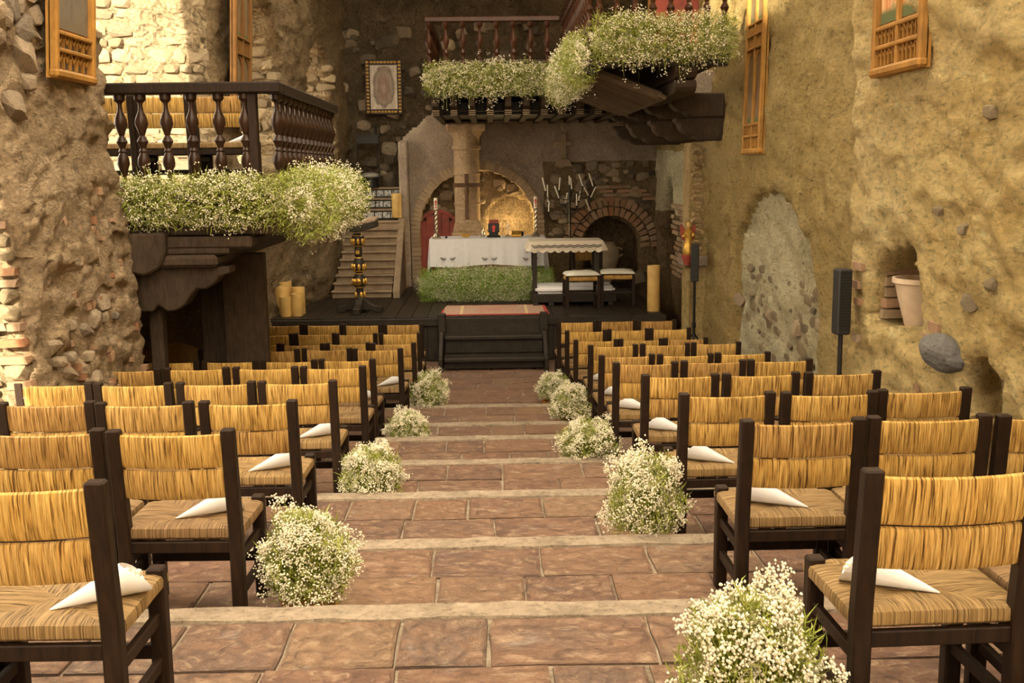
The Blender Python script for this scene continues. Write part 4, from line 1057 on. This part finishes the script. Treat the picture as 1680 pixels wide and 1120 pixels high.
def stool(x, y, rz, label):
    t_ = thing('stool', label, 'stool', (x, y, SZ), rz, 'cushioned stools')
    for sx in (-1, 1):
        for sy in (-1, 1): MB().box((sx*.25, sy*.19, .26), (.05, .05, .52)).build('leg', 'wood', t_, bevel=.006, local=True)
        MB().box((sx*.25, 0, .2), (.028, .34, .035)).build('stretcher', 'wood', t_, local=True)
    for sy in (-1, 1): MB().box((0, sy*.19, .24), (.46, .028, .035)).build('stretcher', 'wood', t_, local=True)
    b = MB().box((0, 0, .475), (.53, .42, .07)); o = b.build('rush_seat', 'rush', t_, bevel=.018, local=True)
    c_ = MB(); n = 16                              # tied cushion, plump in the middle, gathered edges
    for sgn in (0, 1):
        for j in range(n+1):
            for i in range(n+1):
                u, v = -1+2*i/n, -1+2*j/n; e = max(abs(u), abs(v))
                h = .055*(1-e**4)**.6 if e < 1 else 0
                h *= 1+.12*math.sin(9*u+3*v)*math.sin(8*v)
                c_.v.append((u*.275*(1+.02*math.sin(11*v)), v*.225*(1+.02*math.sin(12*u)), .535+(h if sgn else -h*.35)))
    N = (n+1)**2
    for sgn in (0, 1):
        for j in range(n):
            for i in range(n):
                q = [sgn*N+j*(n+1)+i, sgn*N+j*(n+1)+i+1, sgn*N+(j+1)*(n+1)+i+1, sgn*N+(j+1)*(n+1)+i]; c_.f.append(tuple(q if sgn else q[::-1]))
    cu = thing('cushion', label.replace('stool with a cream cushion', 'seat cushion on the stool'), 'cushion', (x, y, SZ), rz, 'stool cushions')
    c_.build('cover', 'lace_white', cu, smooth=True, local=True)
M['lace_white'] = plain('cream_cushion', (.62, .60, .52), .9, var=.08, bump=.15, scale=30)
p = at(952, 512, 16.65); stool(1.42, 16.95, R(4), 'dark wood stool with a cream cushion, left of two before the kneeler')
stool(2.02, 17.15, R(-4), 'dark wood stool with a cream cushion, right of two beside tall candle')
# chair behind the prayer desk
c = chair((1.66, 18.55, SZ), R(176), 'rush-backed chair standing on the stage behind the prayer desk', 'chair on the stage')

rug_m = NT('red_rug'); vv = rug_m.coord((1, 1, 1), 'Generated')
sp = rug_m.n('ShaderNodeSeparateXYZ'); rug_m.l(vv, sp.inputs[0])
dx = rug_m.math('ABSOLUTE', rug_m.math('SUBTRACT', sp.outputs[0], .5)); dy = rug_m.math('ABSOLUTE', rug_m.math('SUBTRACT', sp.outputs[1], .5))
edge = rug_m.math('GREATER_THAN', rug_m.math('MAXIMUM', rug_m.math('MULTIPLY', dx, 1.02), rug_m.math('MULTIPLY', dy, 1.0)), .475)
rad = rug_m.math('SQRT', rug_m.math('ADD', rug_m.math('POWER', rug_m.math('MULTIPLY', dx, 2.1), 2.0), rug_m.math('POWER', rug_m.math('MULTIPLY', dy, 1.1), 2.0)))
med = rug_m.ramp(rad, [(.0, (.42, .16, .11)), (.13, (.52, .12, .09)), (.17, (.40, .24, .16)), (.24, (.52, .14, .10)), (.28, (.40, .25, .17)), (.34, (.50, .16, .12)), (.37, (.40, .26, .18))], 'CONSTANT')
pat = rug_m.voro(rug_m.coord((40, 26, 1), 'Generated'), 1.0)
cc = rug_m.mix(.55, med, rug_m.ramp(pat, [(.2, (.36, .09, .06)), (.5, (.45, .31, .22))]))
band = rug_m.math('LESS_THAN', rug_m.math('ABSOLUTE', rug_m.math('SUBTRACT', dx, .30)), .014)
cc = rug_m.mix(band, cc, (.60, .44, .24)); cc = rug_m.mix(edge, cc, (.42, .04, .03))
M['rug'] = rug_m.done(cc, .95)
a0, a1, a2, a3 = [Vector((at(px, py, Y).x, Y, SZ)) for px, py, Y in ((720, 518, 16.22), (901, 516, 16.22), (893, 497, 17.35), (733, 499, 17.35))]
rm = MB(); rm.add([p+Vector((0, 0, .0)) for p in (a0, a1, a2, a3)]+[p+Vector((0, 0, .012)) for p in (a0, a1, a2, a3)], [(3, 2, 1, 0), (4, 5, 6, 7), (0, 1, 5, 4), (1, 2, 6, 5), (2, 3, 7, 6), (3, 0, 4, 7)])
o = rm.build('rug', 'rug', loc=(.05, 16.8, SZ)); tag(o, 'faded red patterned rug lying on the stage above the steps', 'rug')

def pillar_candle(x, y, z, r, h, label, grp='thick yellow candles grouped at stage left'):
    t_ = thing('pillar_candle', label, 'candle', (x, y, z), random.uniform(0, 3), grp)
    MB().lathe([(r*.97, 0), (r, .01), (r*.99, h*.5), (r, h-.015), (r*.96, h), (r*.82, h-.004), (r*.75, h-.03), (r*.3, h-.035)], seg=20).build('wax', 'candle', t_, True, local=True)
    MB().tube([(0, 0, h-.04), (.003, 0, h-.005)], .004, 5).build('wick', 'iron', t_, local=True)
for (px, Y, h, r, lab) in ((469, 16.85, .50, .105, 'tallest honey candle at back of the group on stage left'), (463.5, 16.62, .44, .115, 'wide honey candle at the left of the stage candle group'),
                          (490, 16.66, .42, .105, 'honey candle at the right of the stage candle group'), (468.5, 16.4, .305, .088, 'shortest honey candle at the front of the stage group'),
                          (487, 16.45, .345, .092, 'squat honey candle at front right of the stage group')):
    pillar_candle(at(px, 500, Y).x, Y, SZ, r, h, lab)
pillar_candle(at(1072, 500, 16.4).x, 16.4, SZ, .098, .71, 'tall single honey candle at right end of the stage', 'single candles')
pillar_candle(at(650, 330, 20.1).x, 20.2, 2.13, .095, .45, 'single honey candle on top landing of the stone stair', 'single candles')

# lectern
lx = at(591, 500, 16.75).x; LY = 16.75
le = thing('lectern', 'carved black and gold lectern standing on stage left of the rug', 'lectern', (lx, LY, SZ), R(-4))
for a in (0, PI/2):
    ff = MB().prism([(-.36, 0), (-.36, .10), (-.25, .11), (-.16, .15), (-.09, .22), (.09, .22), (.16, .15), (.25, .11), (.36, .10), (.36, 0), (.26, 0), (.2, .04), (-.2, .04), (-.26, 0)], 'y', -.06, .06)
    if a: ff.v = [(-y, x, z) for x, y, z in ff.v]
    ff.build('foot', 'wood_black', le, bevel=.012, local=True)
MB().lathe([(.10, .20), (.075, .24), (.06, .30), (.055, .38), (.09, .43), (.095, .55), (.06, .60), (.05, .63), (.085, .67), (.095, .75), (.07, .84), (.045, .87), (.06, .90), (.06, 1.0), (.05, 1.03), (.085, 1.08), (.10, 1.18), (.07, 1.24)], seg=20).build('turned_shaft', 'wood_black', le, True, local=True)
for (z, r, n) in ((.28, .075, 5), (.49, .10, 8), (.72, .098, 8), (1.12, .095, 8)):
    for k in range(n):                              # gilded leaves laid on the shaft
        a = 2*PI*k/n+.2; MB().ball((r*math.cos(a), r*math.sin(a), z), .034, 6, 5, (.8, .8, 1.6)).build('gilt_leaf', 'gold', le, True, local=True)
for (z, r) in ((.40, .075), (.61, .062), (.655, .082), (.86, .058), (1.045, .07), (1.21, .095)):
    MB().lathe([(r*.9, z-.012), (r*1.06, z), (r*.9, z+.012)], seg=18).build('gilt_ring', 'gold', le, True, local=True)
MB().lathe([(.05, 0), (.055, .01), (.03, .02)], (0, -.105, .49), 12, None).build('gilt_boss', 'gold', le, True, local=True)
MB().ball((0, -.095, .49), .05, 12, 6, (1, .4, 1.2)).build('gilt_medallion', 'gold', le, True, local=True)
MB().box((0, -.062, .95), (.06, .02, .06)).build('gilt_square', 'gold', le, bevel=.004, local=True)
for s in (-1, 1):
    MB().prism([(0, 1.26), (s*.31, 1.34), (s*.30, 1.44), (0, 1.36)], 'y', -.16, .16).build('book_rest', 'wood_black', le, bevel=.01, local=True)
    bk2 = MB(); n = 8
    for i in range(n+1):
        f = i/n; x = s*.30*f; zt = 1.375+.075*f+.035*math.sin(PI*f)
        bk2.v += [(x, -.15, zt-.03), (x, -.15, zt), (x, .17, zt+.04), (x, .17, zt+.01)]
    for i in range(n):
        for k in range(4): bk2.f.append((i*4+k, i*4+(k+1) % 4, i*4+4+(k+1) % 4, i*4+4+k))
    bk2.f += [(0, 1, 2, 3), (n*4+3, n*4+2, n*4+1, n*4)]
    bk2.build('open_pages', 'stair', le, local=True)

# metal rack, round stool on the tiled steps
rk = thing('metal_rack', 'thin black metal rack with flat top bar beside the framed painting', 'rack', (at(605, 280, 20.6).x, 20.6, 2.6))
xl_, xr_ = at(587, 260, 20.6).x, at(622, 260, 20.6).x; zt_ = at(605, 222, 20.6).z; zb_ = at(605, 300, 20.6).z
for x in (xl_, xr_): MB().tube([(x, 20.6, zb_), (x, 20.6, zt_)], .010, 6).build('upright', 'iron', rk)
MB().bb(xl_-.03, xr_+.03, 20.5, 20.7, zt_-.015, zt_+.01).build('top_shelf', 'iron', rk)
MB().bb(xl_, xr_, 20.52, 20.56, zt_-.15, zt_-.015).build('cross_panel', 'iron', rk)
q = at(617, 222, 20.6); MB().tube([(q.x, 20.6, zt_), (q.x-.02, 20.6, at(617, 206, 20.6).z)], [.02, .035], 6).build('hook', 'iron', rk)
q = at(608, 290, 20.75)
ds = thing('round_stool', 'round grey-topped drum stool on the patterned tile steps', 'stool', (q.x, 20.75, 2.70))
MB().lathe([(.17, 0), (.15, .10), (.16, .20)], seg=18).build('drum', 'iron', ds, True, local=True)
MB().lathe([(.16, .18), (.175, .20), (.17, .24), (.10, .265), (.01, .27)], seg=18).build('pad', 'leather', ds, True, local=True)

# angel statuette on the carved pier
an = thing('angel_figurine', 'small gilded angel figurine standing on bracket against the carved pier', 'figurine', (2.84, 15.4, 1.72))
MB().lathe([(.05, -.12), (.10, 0), (.10, .03)], seg=10).build('bracket', 'red', an, True, local=True)
MB().lathe([(.075, .03), (.085, .06), (.06, .16), (.05, .22), (.058, .30), (.062, .36), (.03, .40), (.022, .42)], seg=12).build('robe', 'gold', an, True, local=True)
MB().ball((0, -.01, .46), .042, 12, 8, (.85, .95, 1.15)).ball((0, -.052, .455), .008, 6, 4).build('head', 'candle', an, True, local=True)
MB().ball((0, .004, .475), .044, 10, 6, (.95, .95, .9)).build('hair', 'gold_dark', an, True, local=True)
for s in (-1, 1):
    MB().prism([(s*.02, .36), (s*.07, .44), (s*.11, .47), (s*.115, .38), (s*.09, .26), (s*.05, .22)], 'y', .04, .06).build('wing', 'red', an, bevel=.005, local=True)
    MB().tube([(s*.05, -.01, .35), (s*.085, -.04, .29), (s*.05, -.08, .31)], [.018, .016, .012], 6).build('arm', 'gold', an, True, local=True)

# clay jar in the dark arch
ur = thing('clay_urn', 'large clay urn with handles inside the dark brick arch', 'urn', (2.17, 20.62, SZ))
MB().lathe([(.14, 0), (.20, .15), (.27, .38), (.30, .55), (.28, .68), (.22, .74), (.23, .78), (.20, .78), (.19, .72)], seg=24).build('body', 'urn', ur, True, local=True)
for s in (-1, 1): MB().tube([(s*.27, -.05, .50), (s*.35, -.05, .56), (s*.34, -.05, .66), (s*.25, -.05, .69)], .022, 6).build('handle', 'urn', ur, True, local=True)
for v_, (px, py, s_) in enumerate(((1050, 470, .35), (1068, 452, .25))):
    q = at(px, py, 19.9); o = stone(None, (q.x, 19.9, SZ+s_*.4), (s_*1.1, s_, s_), 'stone_dark', 'boulder'); tag(o, ('larger' if v_ == 0 else 'smaller')+' dark boulder at the foot of the wall behind tall candle', 'boulder')

# ================================================================== SPEAKERS
def speaker(x, y, zf, zc, label, rz, dep=.12):
    t_ = thing('column_speaker', label, 'speaker', (x, y, zf), rz, 'black column speakers')
    h = .53; b0 = zc-zf-h/2
    MB().box((0, .02, b0+h/2), (.115, dep, h)).build('cabinet', 'speaker', t_, bevel=.012, local=True)
    gr = MB().box((0, .02-dep/2-.004, b0+h/2+.02), (.095, .012, h*.86)).build('grille', 'iron', t_, local=True)
    for k in range(18): MB().box((0, .02-dep/2-.011, b0+.06+k*.0245), (.088, .004, .006)).build('grille_bar', 'speaker', gr, local=True)
    MB().tube([(0, .02, .04), (0, .02, b0)], .020, 8).build('pole', 'iron', t_, True, local=True)
    MB().lathe([(.028, .62), (.028, .70)], (0, .02, 0), 8).build('clamp', 'iron', t_, local=True)
    for k in range(3):
        a = 2*PI*k/3+2.6; MB().tube([(0, .02, .55), (.36*math.cos(a), .02+.36*math.sin(a), .012)], .012, 6).build('leg', 'iron', t_, True, local=True)
        MB().tube([(0, .02, .25), (.19*math.cos(a), .02+.19*math.sin(a), .30)], .008, 5).build('brace', 'iron', t_, True, local=True)
q = at(1383, 495, 8.45); speaker(q.x, 8.45, FL[5], q.z, 'black column speaker on stand by the right wall niche', R(8))
q = at(1140, 431, 15.1); speaker(q.x, 15.1, FZ, q.z, 'black column speaker on stand before the carved pier, farther one', R(-10))

# flower pot in the niche
q = at(1489, 540, 7.6)
po = thing('clay_pot', 'pale clay flower pot standing in the right wall niche', 'pot', (3.20, 7.82, 1.80))
MB().lathe([(.115, 0), (.125, .02), (.175, .20), (.205, .325), (.225, .335), (.225, .37), (.205, .37), (.20, .33), (.10, .1)], seg=28).build('body', 'clay', po, True, local=True)

# ================================================================== PICTURES
def panel(name, label, loc, rz, wd, h, tilt, rows, mat='wood_gold', cols=2, field='paint_red'):
    """gilded panel: frame, painted fields, and little blind arcades between mouldings"""
    t_ = thing(name, label, 'painting', loc, rz); t_.rotation_euler = (tilt, 0, rz)
    MB().box((0, .03, h/2), (wd, .03, h)).build('backing', mat, t_, local=True)
    for s in (-1, 1): MB().box((s*(wd/2-.03), 0, h/2), (.06, .07, h)).build('frame_side', mat, t_, bevel=.012, local=True)
    MB().box((0, -.005, .035), (wd+.02, .08, .07)).build('frame_foot', mat, t_, bevel=.02, local=True)
    MB().box((0, 0, h-.04), (wd, .07, .08)).build('frame_top', mat, t_, bevel=.012, local=True)
    if cols > 1: MB().box((0, .0, h/2), (.04, .05, h-.1)).build('frame_mullion', mat, t_, bevel=.008, local=True)
    cw = (wd-.14-(.04 if cols > 1 else 0))/cols; z = .07
    for (kind, hh) in rows:
        for c_ in range(cols):
            xc_ = (-(cw/2+.02)+c_*(cw+.04)) if cols > 1 else 0
            if kind == 'arcade':
                n = 5; am_ = MB(); sp_ = cw/n
                for k in range(n+1): am_.box((xc_-cw/2+sp_*k, .004, z+hh*.42), (.014, .03, hh*.7))
                for k in range(n):
                    x0 = xc_-cw/2+sp_*(k+.5)
                    for s in (-1, 1): am_.box((x0+s*sp_*.22, .006, z+hh*.80), (.012, .026, sp_*.75), (0, s*R(38), 0))
                am_.build('blind_arcade', mat, t_, local=True)
                MB().box((xc_, .016, z+hh/2), (cw, .006, hh*.86)).build('arcade_ground', 'paint_dark', t_, local=True)
            else:
                MB().box((xc_, .012, z+hh/2), (cw, .008, hh*.97)).build('painted_field', kind, t_, local=True)
                for s in (-1, 1): MB().prism([(xc_+s*cw/2, z+hh*.98), (xc_+s*cw/2, z+hh*.80), (xc_+s*cw*.36, z+hh*.90), (xc_, z+hh*.98)], 'y', -.004, .01).build('arch_spandrel', mat, t_, local=True)
        z += hh
        MB().box((0, -.004, z+.016), (wd-.12, .05, .032)).build('moulding', mat, t_, bevel=.008, local=True); z += .032
    return t_
def robe(name, c1, c2, c3, sc=9, ground=(.08, .10, .03)):
    t = NT(name); v = t.coord((sc, 1, 1.2), 'Object'); n = t.noise(v, 1.6, 4, .6, 1.5)
    c_ = t.ramp(n, [(.3, c1), (.45, c2), (.55, c3), (.68, c1)])
    gz = t.n('ShaderNodeSeparateXYZ'); tc = t.n('ShaderNodeTexCoord'); t.l(tc.outputs['Generated'], gz.inputs[0])
    c_ = t.mix(t.ramp(gz.outputs[2], [(.05, 1.0), (.08, 0.0)]), c_, ground)
    return t.done(c_, .55)
M['paint_red'] = robe('painted_robes', (.38, .09, .03), (.52, .22, .07), (.62, .42, .22))
M['paint_brown'] = robe('painted_brown_saint', (.10, .05, .02), (.22, .11, .04), (.16, .15, .09))
M['paint_grey'] = robe('worn_grey_painting', (.11, .09, .07), (.16, .13, .09), (.10, .085, .06), 3, (.14, .11, .07))
M['paint_dark'] = plain('dark_recess_paint', (.07, .05, .03), .7)
M['gilt2'] = M['wood_gold']
y0 = 7.62; q = at(1474, 120, y0)
panel('gilded_panel', 'wide gilded wooden panel painted with red robes on near right wall', (rw_base(y0, q.z)-.05, y0, q.z), R(-90), .92, 2.3, 0, [('arcade', .12), ('arcade', .10), ('paint_red', 1.4)])
y0 = 12.85; q = at(1232, 253, y0)
panel('gilded_panel', 'narrow-looking tall gilded panel of small saints above the right arch niche', (3.15-.035, y0, q.z), R(-90), .84, 3.1, R(-1), [('arcade', .13), ('arcade', .10), ('paint_brown', .85), ('arcade', .12), ('arcade', .10), ('paint_brown', .70), ('arcade', .2)])
y0 = 8.33; q = at(140, 134, y0)
panel('gilded_panel', 'gilded panel with worn grey arch painting on the left pier', (-lw_base(y0, q.z)+.06, y0, q.z), R(90), .78, 1.9, R(4), [('arcade', .12), ('arcade', .09), ('paint_grey', 1.3)], 'wood_gold', 1)
y0 = 13.5; q = at(395, 150, y0)
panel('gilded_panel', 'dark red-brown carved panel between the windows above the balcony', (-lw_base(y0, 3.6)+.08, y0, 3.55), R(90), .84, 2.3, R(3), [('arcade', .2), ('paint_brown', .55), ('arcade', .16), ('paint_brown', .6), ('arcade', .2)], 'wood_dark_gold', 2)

fp = thing('framed_painting', 'faded oval painting in ornate gold frame on dark back wall', 'painting', at(631, 188, 20.86))
W_, H_ = .71, 1.02
t = NT('mottled_oval'); v = t.coord((1, 1, 1), 'Generated'); sp = t.n('ShaderNodeSeparateXYZ'); t.l(v, sp.inputs[0])
ex = t.math('MULTIPLY', t.math('SUBTRACT', sp.outputs[0], .5), 2.5); ez = t.math('MULTIPLY', t.math('SUBTRACT', sp.outputs[2], .5), 2.1)
rr = t.math('SQRT', t.math('ADD', t.math('POWER', t.math('ABSOLUTE', ex), 2.0), t.math('POWER', t.math('ABSOLUTE', ez), 2.0)))
nn = t.noise(t.coord((7, 1, 4), 'Generated'), 1.3, 6, .7)
rr = t.math('ADD', rr, t.math('MULTIPLY', t.math('SUBTRACT', t.noise(t.coord((5, 1, 5), 'Generated'), 1.0, 4), .5), .5))
oval = t.ramp(rr, [(.0, (.40, .28, .21)), (.4, (.26, .16, .11)), (.7, (.33, .25, .19)), (.9, (.22, .16, .115)), (1.1, (.58, .49, .39))])
M['oval'] = t.done(t.mix(.75, oval, t.ramp(nn, [(.3, .45), (.5, .9), (.7, 1.35)]), 'MULTIPLY'), .6)
MB().box((0, 0, H_/2), (W_-.16, .03, H_-.16)).build('canvas', 'oval', fp, local=True)
for (c_, d) in (((-W_/2+.05, 0, H_/2), (.10, .06, H_)), ((W_/2-.05, 0, H_/2), (.10, .06, H_)), ((0, 0, .05), (W_-.2, .06, .10)), ((0, 0, H_-.05), (W_-.2, .06, .10))):
    MB().box(c_, d).build('frame_rail', 'wood_turned', fp, bevel=.012, local=True)
for i in range(15):
    for (x, z) in ((-W_/2+.05, .05+.066*i), (W_/2-.05, .05+.066*i))+(((-W_/2+.13+.064*i, .05), (-W_/2+.13+.064*i, H_-.05)) if i < 8 else ()):
        MB().ball((x, -.035, z), .030, 7, 5, (1.1, .6, .8)).build('frame_scroll', 'gold', fp, True, local=True)
# red picture in a wooden frame up on the loft, and a small dark chest
q = at(1112, 36, 16.4)
rp = thing('framed_picture', 'red picture in wide wooden frame standing up on the choir loft', 'painting', (q.x, 16.4, LF))
MB().box((0, 0, 1.05), (.72, .03, 1.0)).build('canvas', 'red', rp, local=True)
for (c_, d) in (((-.40, 0, .9), (.10, .06, 1.6)), ((.40, 0, .9), (.10, .06, 1.6)), ((0, 0, 1.48), (.7, .06, .16)), ((0, 0, .50), (.7, .06, .12)), ((0, 0, 1.66), (.9, .06, .05))):
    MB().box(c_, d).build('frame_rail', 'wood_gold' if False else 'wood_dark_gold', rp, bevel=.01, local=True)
q = at(1036, 28, 16.8)
bxx = thing('small_chest', 'small grey chest behind the balusters of the choir loft', 'chest', (q.x, 16.9, LF))
MB().box((0, 0, .65), (.30, .25, .16)).build('body', 'leather', bxx, bevel=.01, local=True); MB().box((0, 0, .30), (.36, .3, .6)).build('plinth', 'wood_dark_gold', bxx, local=True)
MB().box((0, -.005, .745), (.32, .27, .03)).build('lid', 'leather', bxx, bevel=.008, local=True)

# warm lamp of the lit niche behind the altar
ld = bpy.data.lights.new('niche_lamp', 'POINT'); lp = bpy.data.objects.new('niche_lamp', ld); COL.objects.link(lp)
ld.energy = 9; ld.color = (1, .72, .32); ld.shadow_soft_size = .06; lp.location = (.37, 20.66, 1.88)
for o in list(COL.objects):
    if o.parent is None and o.type == 'EMPTY' and not o.children: bpy.data.objects.remove(o)
